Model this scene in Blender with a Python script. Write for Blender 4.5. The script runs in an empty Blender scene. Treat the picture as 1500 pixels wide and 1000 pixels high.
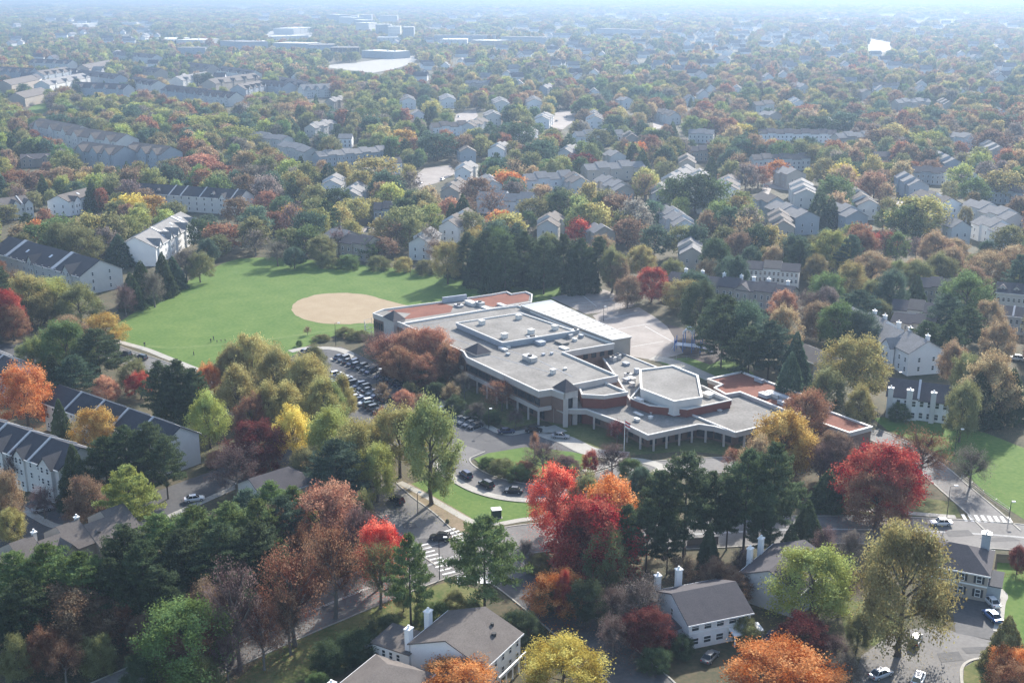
import bpy, bmesh, math, random
import numpy as np
from mathutils import Vector
random.seed(11)
rng = np.random.default_rng(11)
S = bpy.context.scene
COL = S.collection
# ------------------------------------------------------------------ camera, sky, sun, exposure
F = 1700.0; CAMH = 110.0; PITCH = math.atan(512 / F)
cam = bpy.data.cameras.new('camera'); camo = bpy.data.objects.new('camera', cam); COL.objects.link(camo)
camo.location = (0, 0, CAMH); camo.rotation_euler = (math.pi / 2 - PITCH, 0, 0)
cam.sensor_width = 36; cam.lens = 36 * F / 1500; cam.clip_start = 1; cam.clip_end = 60000
S.camera = camo
SUN_AZ = math.radians(26); SUN_EL = math.radians(30)      # azimuth measured from +Y towards +X
W = bpy.data.worlds.new('World'); S.world = W; W.use_nodes = True
wn = W.node_tree.nodes; sky = wn.new('ShaderNodeTexSky'); sky.sky_type = 'NISHITA'; sky.sun_disc = False
sky.sun_elevation = SUN_EL; sky.sun_rotation = SUN_AZ; sky.altitude = 100; sky.air_density = 1.0; sky.dust_density = 1.5
W.node_tree.links.new(sky.outputs[0], wn['Background'].inputs[0]); wn['Background'].inputs[1].default_value = 0.15
sl = bpy.data.lights.new('sun', 'SUN'); sl.energy = 4.4; sl.angle = math.radians(0.53); sl.color = (1.0, 0.945, 0.87)
so = bpy.data.objects.new('sun', sl); COL.objects.link(so); so.location = (300, 600, 900)
sd = Vector((math.sin(SUN_AZ) * math.cos(SUN_EL), math.cos(SUN_AZ) * math.cos(SUN_EL), math.sin(SUN_EL)))
so.rotation_euler = (-sd).to_track_quat('-Z', 'Y').to_euler()
S.view_settings.view_transform = 'Standard'; S.view_settings.look = 'None'
S.view_settings.exposure = 1.05; S.view_settings.gamma = 1; S.view_settings.use_curve_mapping = False
S.cycles.volume_bounces = 1; S.cycles.max_bounces = 6; S.cycles.transparent_max_bounces = 8
HAZE_DENSITY = 2.1e-4; HAZE_COL = (0.315, 0.43, 0.60, 1); HAZE_G = 0.36

c_, s_ = math.cos(PITCH), math.sin(PITCH)
def at(px, py, z=0.0):
    """point of the place at height z seen along this direction of the photograph"""
    u = (px - 750) / F; v = (py - 500) / F
    t = (z - CAMH) / -(s_ + v * c_)
    return Vector((u * t, (c_ - v * s_) * t, z))
def proj(p):
    y = p[1] * c_ - (p[2] - CAMH) * s_; w = -(p[1] * s_ + (p[2] - CAMH) * c_)
    return 750 + F * p[0] / y, 500 + F * w / y
def pxm(p):                                  # pixels per metre at a point
    return F / (p[1] * c_ - (p[2] - CAMH) * s_)

# ------------------------------------------------------------------ helpers
def tag(o, label=None, cat=None, group=None, kind=None):
    if label: o['label'] = label
    if cat: o['category'] = cat
    if group: o['group'] = group
    if kind: o['kind'] = kind
    return o
def empty(name, loc, rz=0, label=None, cat=None, group=None):
    o = bpy.data.objects.new(name, None); o.empty_display_size = 0.5; COL.objects.link(o)
    o.location = loc; o.rotation_euler = (0, 0, rz)
    return tag(o, label, cat, group)
def link(name, me, parent=None, loc=(0, 0, 0), rz=0, scale=None):
    o = bpy.data.objects.new(name, me); COL.objects.link(o)
    if parent: o.parent = parent
    o.location = loc
    if rz: o.rotation_euler = (0, 0, rz)
    if scale: o.scale = scale
    return o
class MB:
    """collects plain polygons, becomes ONE mesh object"""
    def __init__(s): s.v = []; s.f = []; s.m = []
    def add(s, vs, fs, m=0):
        n = len(s.v); s.v += [tuple(v) for v in vs]
        for f in fs: s.f.append([n + i for i in f]); s.m.append(m)
    def poly(s, vs, m=0): s.add(vs, [range(len(vs))], m)
    def box(s, x0, x1, y0, y1, z0, z1, m=0):
        s.add([(x, y, z) for z in (z0, z1) for y in (y0, y1) for x in (x0, x1)],
              [(0, 2, 3, 1), (4, 5, 7, 6), (0, 1, 5, 4), (2, 6, 7, 3), (0, 4, 6, 2), (1, 3, 7, 5)], m)
    def prism(s, p, z0, z1, m=0, top=True, bottom=False, mt=None):
        n = len(p); vs = [(a[0], a[1], z0) for a in p] + [(a[0], a[1], z1) for a in p]
        s.add(vs, [(i, (i + 1) % n, n + (i + 1) % n, n + i) for i in range(n)], m)
        if top: s.add(vs[n:], [range(n)], m if mt is None else mt)
        if bottom: s.add(vs[:n], [range(n - 1, -1, -1)], m)
    def tube(s, a, b, r0, r1, n=6, m=0, caps=True):
        a = Vector(a); b = Vector(b); d = (b - a).normalized()
        u = d.orthogonal().normalized(); w = d.cross(u); vs = []
        for p, r in ((a, r0), (b, r1)):
            for k in range(n):
                t = 2 * math.pi * k / n; vs.append(p + (u * math.cos(t) + w * math.sin(t)) * r)
        fs = [(k, (k + 1) % n, n + (k + 1) % n, n + k) for k in range(n)]
        if caps: fs += [range(n - 1, -1, -1), range(n, 2 * n)]
        s.add(vs, fs, m)
    def mesh(s, name, mats):
        me = bpy.data.meshes.new(name); me.from_pydata(s.v, [], s.f)
        for m in (mats if isinstance(mats, (list, tuple)) else [mats]): me.materials.append(m)
        if len(me.materials) > 1: me.polygons.foreach_set('material_index', s.m)
        me.update(); return me
    def build(s, name, mats, parent=None, loc=(0, 0, 0), rz=0):
        return link(name, s.mesh(name, mats), parent, loc, rz)
def ccw(p):
    a = sum(p[i][0] * p[(i + 1) % len(p)][1] - p[(i + 1) % len(p)][0] * p[i][1] for i in range(len(p)))
    return list(p) if a > 0 else list(p)[::-1]
def inset(p, d):
    p = ccw([Vector((a[0], a[1])) for a in p]); n = len(p); out = []
    for i in range(n):
        e0 = (p[i] - p[i - 1]).normalized(); e1 = (p[(i + 1) % n] - p[i]).normalized()
        n0 = Vector((-e0.y, e0.x)); n1 = Vector((-e1.y, e1.x)); k = max(0.35, 1 + n0.dot(n1))
        out.append(p[i] + (n0 + n1) * (d / k))
    return out
def smooth(pts, k=6):
    P = [Vector(p) for p in pts]; P = [2 * P[0] - P[1]] + P + [2 * P[-1] - P[-2]]; out = []
    for i in range(1, len(P) - 2):
        for j in range(k):
            t = j / k; a, b, c, d = P[i - 1], P[i], P[i + 1], P[i + 2]
            out.append(0.5 * (2 * b + (c - a) * t + (2 * a - 5 * b + 4 * c - d) * t * t + (3 * b - a - 3 * c + d) * t ** 3))
    out.append(P[-2]); return out

# ------------------------------------------------------------------ materials
def mat(name, col, rough=0.9, var=0.18, scale=0.6, fine=6.0, bump=0.0, spec=0.3, col2=None, metal=0.0, patch=0.5):
    m = bpy.data.materials.new(name); m.use_nodes = True; nt = m.node_tree; N = nt.nodes; L = nt.links
    b = N['Principled BSDF']; b.inputs['Roughness'].default_value = rough; b.inputs['Metallic'].default_value = metal
    b.inputs['Specular IOR Level'].default_value = spec
    c = Vector(col[:3]); c2 = Vector(col2[:3]) if col2 else c * (1 + var); c1 = c if col2 else c * (1 - var)
    tc = N.new('ShaderNodeTexCoord')
    n1 = N.new('ShaderNodeTexNoise'); n1.inputs['Scale'].default_value = scale; n1.inputs['Detail'].default_value = 6
    n1.inputs['Roughness'].default_value = 0.65
    n2 = N.new('ShaderNodeTexNoise'); n2.inputs['Scale'].default_value = fine; n2.inputs['Detail'].default_value = 3
    for n in (n1, n2): L.new(tc.outputs['Object'], n.inputs['Vector'])
    ma = N.new('ShaderNodeMath'); ma.operation = 'MULTIPLY_ADD'; ma.inputs[1].default_value = patch * 4.4; ma.inputs[2].default_value = -patch * 2.2 + 0.5
    L.new(n1.outputs[0], ma.inputs[0])
    mb = N.new('ShaderNodeMath'); mb.operation = 'MULTIPLY_ADD'; mb.inputs[1].default_value = (1 - patch) * 3.6; mb.inputs[2].default_value = -(1 - patch) * 1.8
    L.new(n2.outputs[0], mb.inputs[0])
    ad = N.new('ShaderNodeMath'); ad.operation = 'ADD'; ad.use_clamp = True
    L.new(ma.outputs[0], ad.inputs[0]); L.new(mb.outputs[0], ad.inputs[1])
    cr = N.new('ShaderNodeMix'); cr.data_type = 'RGBA'; cr.inputs[6].default_value = (*c1, 1); cr.inputs[7].default_value = (*c2, 1)
    L.new(ad.outputs[0], cr.inputs[0]); L.new(cr.outputs[2], b.inputs['Base Color'])
    if bump:
        bu = N.new('ShaderNodeBump'); bu.inputs['Strength'].default_value = bump; bu.inputs['Distance'].default_value = 0.1
        L.new(n2.outputs[0], bu.inputs['Height']); L.new(bu.outputs[0], b.inputs['Normal'])
    return m
def leaf_mat(name, src, trans=0.45):
    m = bpy.data.materials.new(name); m.use_nodes = True; nt = m.node_tree; N = nt.nodes; L = nt.links
    N.remove(N['Principled BSDF']); out = N['Material Output']
    if src == 'OBJECT': ci = N.new('ShaderNodeObjectInfo'); col = ci.outputs['Color']
    else:
        ci = N.new('ShaderNodeAttribute'); ci.attribute_type = 'INSTANCER'; ci.attribute_name = 'tint'; col = ci.outputs['Color']
    va = N.new('ShaderNodeAttribute'); va.attribute_type = 'GEOMETRY'; va.attribute_name = 'vary'
    hs = N.new('ShaderNodeHueSaturation')
    for sock, a, b in (('Hue', 0.045, 0.4775), ('Value', 1.15, 0.55), ('Saturation', -0.3, 1.08)):
        k = N.new('ShaderNodeMath'); k.operation = 'MULTIPLY_ADD'; k.inputs[1].default_value = a; k.inputs[2].default_value = b
        L.new(va.outputs['Fac'], k.inputs[0]); L.new(k.outputs[0], hs.inputs[sock])
    L.new(col, hs.inputs['Color'])
    d = N.new('ShaderNodeBsdfDiffuse'); t = N.new('ShaderNodeBsdfTranslucent'); mx = N.new('ShaderNodeMixShader'); mx.inputs[0].default_value = trans
    L.new(hs.outputs[0], d.inputs[0]); L.new(hs.outputs[0], t.inputs[0])
    L.new(d.outputs[0], mx.inputs[1]); L.new(t.outputs[0], mx.inputs[2]); L.new(mx.outputs[0], out.inputs[0])
    return m
def paint_mat():                               # car paint, colour from the object
    m = bpy.data.materials.new('car_paint'); m.use_nodes = True; N = m.node_tree.nodes; b = N['Principled BSDF']
    oi = N.new('ShaderNodeObjectInfo'); m.node_tree.links.new(oi.outputs['Color'], b.inputs['Base Color'])
    b.inputs['Roughness'].default_value = 0.3; b.inputs['Coat Weight'].default_value = 0.6; b.inputs['Metallic'].default_value = 0.25
    return m
M = dict(
    ground=mat('leaf_litter_ground', (.04, .05, .022), col2=(.12, .092, .05), scale=.09, fine=1.1, patch=.5),
    grass=mat('mown_grass', (.075, .145, .028), col2=(.135, .195, .048), scale=.08, fine=.9, patch=.5, spec=.1),
    palegrass=mat('worn_grass', (.10, .17, .04), col2=(.16, .21, .065), scale=.15, fine=.9, patch=.5, spec=.1),
    lawn=mat('dry_lawn', (.075, .11, .03), col2=(.19, .175, .075), scale=.14, fine=1.2, patch=.55, spec=.1),
    bank=mat('bare_bank', (.16, .13, .07), col2=(.27, .2, .13), scale=.2, fine=2.0, patch=.6),
    dirt=mat('infield_dirt', (.29, .215, .125), col2=(.36, .28, .175), scale=.15, fine=2.0),
    asphalt=mat('asphalt', (.06, .06, .063), col2=(.105, .102, .10), scale=.15, fine=1.5, rough=.8, spec=.3, patch=.6),
    road=mat('worn_road', (.115, .11, .105), col2=(.185, .176, .166), scale=.12, fine=1.5, rough=.8, spec=.3, patch=.6),
    conc=mat('pavement_concrete', (.31, .29, .25), col2=(.42, .40, .35), scale=.3, fine=2.0, rough=.8),
    court=mat('court_concrete', (.24, .21, .185), col2=(.34, .3, .27), scale=.1, fine=1.0, rough=.8, patch=.7),
    mulch=mat('mulch', (.05, .04, .04), col2=(.09, .07, .06), scale=.4, fine=3.0),
    paint=mat('road_paint', (.72, .72, .70), var=.12, rough=.7),
    brick=mat('brown_brick', (.19, .12, .09), col2=(.25, .165, .125), scale=.5, fine=7, rough=.9),
    redbrick=mat('red_brick', (.17, .055, .04), col2=(.23, .075, .055), scale=.5, fine=7),
    band=mat('buff_masonry', (.46, .41, .37), col2=(.54, .49, .45), scale=.4, fine=4),
    coping=mat('white_coping', (.64, .62, .58), var=.06, rough=.55),
    gravel=mat('gravel_roof', (.14, .131, .118), col2=(.272, .258, .235), scale=.09, fine=1.6, patch=.6),
    redroof=mat('red_roof_membrane', (.15, .045, .026), col2=(.22, .075, .042), scale=.2, fine=2.0, patch=.6),
    whiteroof=mat('white_metal_roof', (.70, .67, .57), var=.05, rough=.45, scale=.2),
    tarp=mat('weathered_metal', (.33, .36, .4), var=.15, rough=.5),
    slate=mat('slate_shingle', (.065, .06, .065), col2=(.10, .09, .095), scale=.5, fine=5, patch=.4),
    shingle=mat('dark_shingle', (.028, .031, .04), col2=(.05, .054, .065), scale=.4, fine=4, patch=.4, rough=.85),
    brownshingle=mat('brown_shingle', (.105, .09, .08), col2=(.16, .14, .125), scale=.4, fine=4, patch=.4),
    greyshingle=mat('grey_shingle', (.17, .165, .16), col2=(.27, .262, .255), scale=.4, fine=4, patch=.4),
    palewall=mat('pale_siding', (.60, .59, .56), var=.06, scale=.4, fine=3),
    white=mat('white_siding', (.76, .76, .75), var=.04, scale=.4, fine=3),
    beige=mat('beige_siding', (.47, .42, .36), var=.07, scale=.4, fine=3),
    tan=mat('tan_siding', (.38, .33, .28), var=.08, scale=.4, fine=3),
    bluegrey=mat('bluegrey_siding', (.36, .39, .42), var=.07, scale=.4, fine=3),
    trim=mat('white_trim', (.8, .8, .78), var=.03, rough=.6),
    party=mat('party_wall_cap', (.48, .48, .48), var=.08, rough=.7),
    metal=mat('galvanised_metal', (.5, .51, .52), var=.1, rough=.45, metal=.6),
    dark=mat('dark_metal', (.03, .032, .035), var=.1, rough=.6),
    black=mat('rubber', (.02, .02, .02), var=.1, rough=.8),
    bark=mat('bark', (.075, .058, .045), col2=(.12, .095, .075), scale=3, fine=12, bump=.3),
    greybark=mat('grey_bark', (.13, .115, .10), col2=(.19, .17, .15), scale=3, fine=12, bump=.3),
    twig=mat('twig', (.12, .10, .09), var=.2),
    wood=mat('weathered_fence_wood', (.13, .105, .085), col2=(.2, .165, .14), scale=1, fine=8),
    blue=mat('blue_paint', (.06, .16, .42), var=.05, rough=.5),
    silver=mat('pale_plastic', (.6, .64, .7), var=.05, rough=.4),
    red=mat('red_cloth', (.5, .04, .04), var=.05), greenbox=mat('dark_green_paint', (.02, .045, .03), var=.1, rough=.5),
    lamp=mat('lamp_glass', (.85, .85, .82), var=.02, rough=.3),
    rlamp=mat('tail_light_lens', (.4, .01, .01), var=.02, rough=.2),
)
def glass(name, col, rough=.08):
    m = bpy.data.materials.new(name); m.use_nodes = True; b = m.node_tree.nodes['Principled BSDF']
    b.inputs['Base Color'].default_value = (*col, 1); b.inputs['Roughness'].default_value = rough; b.inputs['Specular IOR Level'].default_value = .6
    return m
M['pane'] = glass('window_glass', (.035, .042, .05)); M['carglass'] = glass('car_glass', (.015, .018, .02))
M['leaf'] = leaf_mat('foliage', 'OBJECT'); M['needle'] = leaf_mat('needles', 'OBJECT', .4)
M['farleaf'] = leaf_mat('woodland_foliage', 'INSTANCER'); M['paintwork'] = paint_mat()

# features that trees must not be planted in (world) or be grown in front of (seen)
EXC = []; KEEP = np.zeros((1000, 1500), np.float32)
def keep_px(poly, Y):
    P = np.array(poly, float); x0, y0 = np.floor(P.min(0)).astype(int); x1, y1 = np.ceil(P.max(0)).astype(int)
    x0 = max(x0, 0); y0 = max(y0, 0); x1 = min(x1, 1499); y1 = min(y1, 999)
    if x1 <= x0 or y1 <= y0: return
    gx, gy = np.meshgrid(np.arange(x0, x1 + 1) + .5, np.arange(y0, y1 + 1) + .5)
    ins = inside(gx, gy, P); sub = KEEP[y0:y1 + 1, x0:x1 + 1]; sub[ins] = np.maximum(sub[ins], Y)
def inside(gx, gy, P):
    ins = np.zeros(gx.shape, bool); n = len(P)
    for i in range(n):
        xa, ya = P[i][0], P[i][1]; xb, yb = P[i - 1][0], P[i - 1][1]
        cr = (ya > gy) != (yb > gy)
        ins ^= cr & (gx < (xb - xa) * (gy - ya) / (yb - ya + 1e-12) + xa)
    return ins

# ------------------------------------------------------------------ the ground and what lies flat on it
def patch(name, px, z, m, exc=True, keep=False):
    w = ccw([at(x, y, 0) for x, y in px]); mb = MB(); cx = sum(w, Vector()) / len(w)
    mb.poly([(p.x - cx.x, p.y - cx.y, 0) for p in w]); o = mb.build(name, M[m], None, (cx.x, cx.y, z)); tag(o, kind='structure')
    if exc: EXC.append([(p.x, p.y) for p in w])
    if keep: keep_px(px, cx.y)
    return o
def ribbon(name, px, width, z, m, kerb=0, exc=True, keep=False, world=False):
    c = smooth([(p[0], p[1]) if world else at(*p).xy for p in px]); mb = MB(); L = []; R = []
    for i, p in enumerate(c):
        d = (c[min(i + 1, len(c) - 1)] - c[max(i - 1, 0)]).normalized(); n = Vector((-d.y, d.x)); L.append(p + n * width / 2); R.append(p - n * width / 2)
    for i in range(len(c) - 1): mb.poly([(*R[i], 0), (*R[i + 1], 0), (*L[i + 1], 0), (*L[i], 0)])
    o = mb.build(name, M[m], None, (0, 0, z)); tag(o, kind='structure')
    if kerb:
        for side, sg in ((L, 1), (R, -1)):
            kb = MB()
            for i in range(len(c) - 1):
                n0 = (side[i] - c[i]).normalized(); n1 = (side[i + 1] - c[i + 1]).normalized()
                a, b, e, g = side[i], side[i + 1], side[i + 1] + n1 * kerb, side[i] + n0 * kerb
                for q in ([(*a, 0), (*b, 0), (*b, .15), (*a, .15)], [(*a, .15), (*b, .15), (*e, .15), (*g, .15)], [(*g, .15), (*e, .15), (*e, 0), (*g, 0)]): kb.poly(q if sg < 0 else q[::-1])
            k = kb.build('kerb', M['conc']); tag(k, kind='structure')
    if exc: EXC.append([(p.x, p.y) for p in L + R[::-1]])
    if keep: keep_px([proj((*p, 0)) for p in L + R[::-1]], c[len(c) // 2].y)
    return c
def make_ground():
    ys = [-150, 60, 140, 220, 300, 400, 500, 650, 800, 1000, 1300, 1700, 2300, 3200, 4500, 6500, 9500, 14000, 21000]
    mb = MB(); xs = [-1, -.7, -.45, -.28, -.16, -.07, 0, .07, .16, .28, .45, .7, 1]; vs = []
    for y in ys: vs += [(x * (350 + max(y, 0) * .75), y, 0) for x in xs]
    n = len(xs); mb.add(vs, [(r * n + k, r * n + k + 1, (r + 1) * n + k + 1, (r + 1) * n + k) for r in range(len(ys) - 1) for k in range(n - 1)])
    tag(mb.build('ground', M['ground']), kind='structure')
make_ground()
patch('sports_field', [(150, 492), (165, 478), (205, 452), (250, 425), (290, 404), (325, 386), (350, 379), (400, 376), (470, 382), (560, 391), (650, 398), (720, 404), (790, 408), (830, 418), (815, 440), (640, 470), (548, 492), (500, 488), (450, 506), (420, 527), (330, 548), (285, 540), (240, 520), (170, 500)], .02, 'grass', keep=True)
def ellipse(cx, cy, rx, ry, n=40): return [(cx + rx * math.cos(2 * math.pi * k / n), cy + ry * math.sin(2 * math.pi * k / n)) for k in range(n)]
inf = [(428.5, 452)] + [(500 + 73 * math.cos(t), 452 + 23 * math.sin(t)) for t in [math.pi + k * .1 for k in range(1, 25)]] + [(590, 446), (640, 458), (600, 470), (548, 474)] + [(500 + 73 * math.cos(t), 452 + 23 * math.sin(t)) for t in [1.2 + k * .1 for k in range(0, 20)]]
inf = [(x + random.uniform(-.8, .8), y + random.uniform(-.4, .4)) for x, y in inf]
patch('baseball_infield', inf, .04, 'dirt')
ribbon('worn_path', [(215, 507), (260, 509), (330, 504), (400, 496), (470, 486), (545, 474)], 2.4, .045, 'palegrass', exc=False)
ribbon('pavement', [(150, 488), (170, 499), (212, 511), (245, 524), (300, 546), (345, 565)], 2.4, .06, 'conc', exc=False)
ribbon('lane', [(110, 490), (165, 515), (215, 532), (270, 552), (330, 580)], 9, .03, 'road', kerb=.3)
patch('parking_lot', [(432, 524), (446, 511), (500, 508), (520, 517), (600, 556), (690, 606), (735, 634), (790, 622), (862, 668), (800, 656), (700, 668), (655, 700), (628, 668), (560, 648), (480, 604), (440, 565)], .03, 'asphalt')
patch('parking_island', [(534, 566), (552, 561), (560, 572), (600, 590), (592, 600), (556, 588)], .07, 'bank', exc=False)
ribbon('pavement', [(425, 515), (450, 510), (490, 511), (512, 519), (500, 528), (487, 524)], 3.0, .10, 'conc', exc=False)
ribbon('pavement', [(640, 585), (690, 610), (735, 634), (768, 632), (800, 626)], 2.2, .10, 'conc', exc=False)
patch('school_grounds', [(590, 545), (690, 595), (745, 628), (800, 616), (850, 652), (905, 668), (1010, 660), (1075, 668), (1110, 650), (1160, 630), (1080, 600), (900, 560), (700, 500), (560, 470)], .015, 'lawn')
ribbon('entrance_walk', [(822, 627), (800, 634), (830, 645), (868, 662), (920, 668)], 5.5, .09, 'conc', exc=False)
ribbon('drop_off_lane', [(690, 655), (663, 668), (665, 684), (698, 704), (745, 717), (800, 722), (858, 713), (925, 692), (1000, 684), (1080, 680)], 9, .05, 'road', kerb=.35)
ribbon('pavement', [(645, 676), (652, 692), (690, 716), (740, 730), (800, 733), (860, 724)], 2.2, .17, 'conc', exc=False)
patch('planted_island', [(694, 672), (715, 664), (770, 655), (838, 662), (880, 672), (850, 690), (800, 700), (745, 697), (715, 688)], .12, 'grass')
ribbon('pavement', [(855, 690), (920, 674), (968, 684), (950, 700)], 3, .11, 'conc', exc=False)
patch('front_lawn', [(588, 712), (610, 706), (650, 696), (690, 719), (740, 733), (800, 737), (795, 754), (730, 768), (690, 770), (640, 746)], .025, 'grass')
patch('bare_verge', [(578, 712), (600, 707), (650, 735), (690, 758), (684, 783), (640, 760), (600, 735)], .035, 'bank')
ribbon('pavement', [(585, 706), (620, 724), (655, 744), (690, 763), (722, 768), (760, 762), (800, 756)], 1.8, .06, 'conc', exc=False)
main = ribbon('main_road', [(1700, 802), (1560, 793), (1450, 783), (1300, 776), (1150, 776), (1000, 783), (880, 786), (790, 787), (720, 799), (650, 820), (570, 849), (490, 881), (400, 918), (250, 985), (150, 1030), (40, 1080)], 13, .05, 'road', kerb=.3)
ribbon('side_road', [(672, 818), (640, 794), (603, 759), (572, 735), (540, 706), (500, 672), (455, 640), (400, 620), (330, 585)], 10.5, .04, 'road', kerb=.3)
ribbon('side_street', [(715, 815), (738, 836), (775, 862), (850, 922), (930, 990), (1000, 1060)], 9.5, .045, 'asphalt', kerb=.3)
patch('crossing_apron', [(622, 806), (650, 790), (700, 786), (770, 800), (780, 835), (740, 856), (690, 850), (640, 838)], .06, 'road')
ribbon('pavement', [(1200, 742), (1300, 749), (1400, 757)], 1.8, .06, 'conc', exc=False)
ribbon('entrance_drive', [(1270, 632), (1320, 654), (1362, 683), (1400, 716), (1442, 752), (1470, 778)], 7.2, .045, 'road', kerb=.35)
patch('hillside_lawn', [(1278, 612), (1330, 608), (1400, 618), (1460, 640), (1560, 680), (1560, 780), (1500, 760), (1452, 730), (1400, 680), (1350, 650), (1300, 630)], .02, 'grass', keep=True)
patch('verge', [(1180, 730), (1330, 726), (1398, 735), (1408, 757), (1200, 752)], .022, 'lawn')
patch('garden_lawn', [(460, 900), (560, 880), (655, 852), (700, 862), (720, 905), (640, 920), (560, 960), (430, 1000), (330, 1010)], .022, 'lawn')
patch('garden_lawn', [(1225, 880), (1300, 880), (1330, 925), (1290, 950), (1240, 930)], .022, 'lawn')
patch('garden_lawn', [(1462, 812), (1500, 815), (1540, 850), (1520, 1000), (1462, 930), (1458, 860)], .022, 'grass')
patch('cul_de_sac', [(1235, 1040), (1262, 960), (1310, 925), (1372, 916), (1400, 926), (1460, 940), (1500, 950), (1560, 975), (1560, 1080), (1300, 1080)], .05, 'road')
patch('driveway', [(1392, 868), (1452, 884), (1457, 938), (1400, 927)], .055, 'asphalt')
patch('turning_island', [(1421, 1040), (1411, 1000), (1412, 978), (1428, 968), (1460, 966), (1520, 985), (1520, 1060)], .13, 'lawn')
ribbon('kerb', [(1419, 1040), (1409, 1000), (1410, 977), (1427, 966), (1460, 964)], .5, .2, 'conc', exc=False)
ribbon('pavement', [(1462, 925), (1466, 885), (1470, 872), (1462, 862)], 1.6, .06, 'conc', exc=False)
patch('school_playground', [(868, 462), (884, 457), (936, 450), (962, 466), (1010, 504), (1006, 516), (962, 528), (925, 522), (890, 490)], .03, 'court', keep=True)
patch('ball_court', [(806, 436), (845, 427), (885, 424), (930, 442), (926, 450), (880, 458), (858, 460)], .035, 'court', keep=True)
patch('play_area_mulch', [(975, 474), (1010, 484), (1075, 520), (1040, 534), (1004, 522)], .032, 'mulch')
patch('school_back_lawn', [(960, 528), (1040, 520), (1075, 525), (1105, 548), (1085, 560), (1030, 556)], .021, 'grass')
ribbon('service_path', [(955, 524), (985, 530), (1030, 549), (1060, 562)], 5, .05, 'conc', exc=False)
patch('courtyard', [(-40, 760), (10, 742), (62, 728), (105, 762), (60, 790), (-40, 820)], .03, 'asphalt')
ribbon('pavement', [(18, 735), (50, 755), (80, 770), (110, 770)], 2, .06, 'conc', exc=False)
ribbon('residential_street', [(150, 790), (220, 745), (290, 715), (360, 690), (450, 655), (520, 645)], 12, .035, 'asphalt')
ribbon('pavement', [(240, 760), (300, 733), (350, 711), (385, 698)], 2, .06, 'conc', exc=False)
patch('residents_parking', [(-30, 520), (10, 500), (50, 488), (112, 502), (66, 532), (20, 540)], .03, 'asphalt')
patch('verge', [(0, 500), (20, 492), (50, 488), (44, 497), (20, 505)], .05, 'bank')
for px in ([(604, 262), (622, 246), (660, 242), (668, 254), (640, 268), (614, 275)], [(668, 168), (696, 158), (700, 170), (690, 180), (664, 182)], [(806, 170), (820, 162), (846, 162), (840, 178), (824, 190), (806, 186)], [(1310, 300), (1334, 281), (1384, 283), (1376, 298), (1340, 303), (1322, 322)], [(1118, 268), (1140, 262), (1172, 266), (1160, 280), (1130, 276), (1120, 300), (1112, 304)],
           [(955, 175), (985, 172), (975, 186), (958, 190)], [(1300, 330), (1330, 322), (1326, 338), (1306, 342)], [(488, 330), (552, 333), (552, 341), (492, 338)], [(905, 278), (922, 276), (926, 286), (906, 288)]):
    patch('residents_parking', px, .03, 'court', keep=True)
patch('shopping_parking', [(462, 97), (520, 92), (585, 84), (616, 81), (606, 92), (576, 102), (545, 107)], .03, 'conc', keep=True)
patch('shopping_parking', [(385, 51), (398, 45), (458, 49), (455, 56), (420, 57)], .03, 'conc', keep=True)
patch('distant_clearing', [(1257, 58), (1276, 57), (1303, 62), (1306, 74), (1285, 78), (1272, 74), (1272, 62)], .03, 'conc', keep=True)
patch('far_green', [(36, 164), (50, 154), (70, 151), (78, 158), (60, 168)], .03, 'grass', keep=True)
# painted markings
for k, (x, y, w_, h_) in enumerate([(600, 770, 12, 5), (625, 792, 14, 4), (560, 858, 18, 6), (486, 892, 16, 5), (1300, 774, 26, 4), (1405, 781, 22, 5), (1465, 790, 30, 3), (1000, 786, 26, 4), (1368, 697, 12, 6), (1392, 962, 20, 8), (1352, 985, 14, 6), (1432, 952, 24, 5), (720, 642, 14, 4), (765, 646, 16, 3), (585, 742, 9, 5), (780, 868, 12, 8), (850, 926, 12, 9)]):
    patch('road_repair', [(x - w_, y - h_ * .7), (x + w_ * .6, y - h_), (x + w_, y + h_ * .6), (x - w_ * .7, y + h_)], .078 if k < 14 and not 12 <= k <= 13 else .075, 'asphalt', exc=False)
for pts in ([(884, 468), (936, 458)], [(905, 482), (952, 474)], [(925, 508), (972, 500)], [(838, 446), (900, 438)], [(850, 430), (874, 449)], [(945, 478), (990, 503)]): ribbon('court_line', pts, .2, .06, 'paint', exc=False)
def bars(name, a, b, n, length, wid, z=.085):
    a = at(*a); b = at(*b); d = (b - a).normalized(); nn = Vector((-d.y, d.x, 0)); mb = MB()
    for k in range(n):
        p = a.lerp(b, (k + .5) / n)
        mb.poly([p + d * (i * wid) + nn * (j * length) for i, j in ((-.5, -.5), (.5, -.5), (.5, .5), (-.5, .5))])
    for i, v in enumerate(mb.v): mb.v[i] = (v[0], v[1], 0)
    tag(mb.build(name, M['paint'], None, (0, 0, z)), kind='structure')
bars('crosswalk', (616, 796), (660, 842), 9, 2.8, .5); bars('crosswalk', (668, 850), (735, 848), 8, 3.2, .7); bars('crosswalk', (1408, 758), (1484, 762), 8, 3.4, .7)
bars('crosswalk', (655, 775), (695, 800), 7, 3.2, .6)
for o_ in (-.18, .18):
    mb = MB()
    for i in range(len(main) - 1):
        if 30 < i < 52: continue
        d = (main[i + 1] - main[i]).normalized(); n = Vector((-d.y, d.x))
        mb.poly([(*(main[i] + n * (o_ - .06)), 0), (*(main[i + 1] + n * (o_ - .06)), 0), (*(main[i + 1] + n * (o_ + .06)), 0), (*(main[i] + n * (o_ + .06)), 0)][::1])
    tag(mb.build('centre_line', M['paint'], None, (0, 0, .072)), kind='structure')
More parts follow.
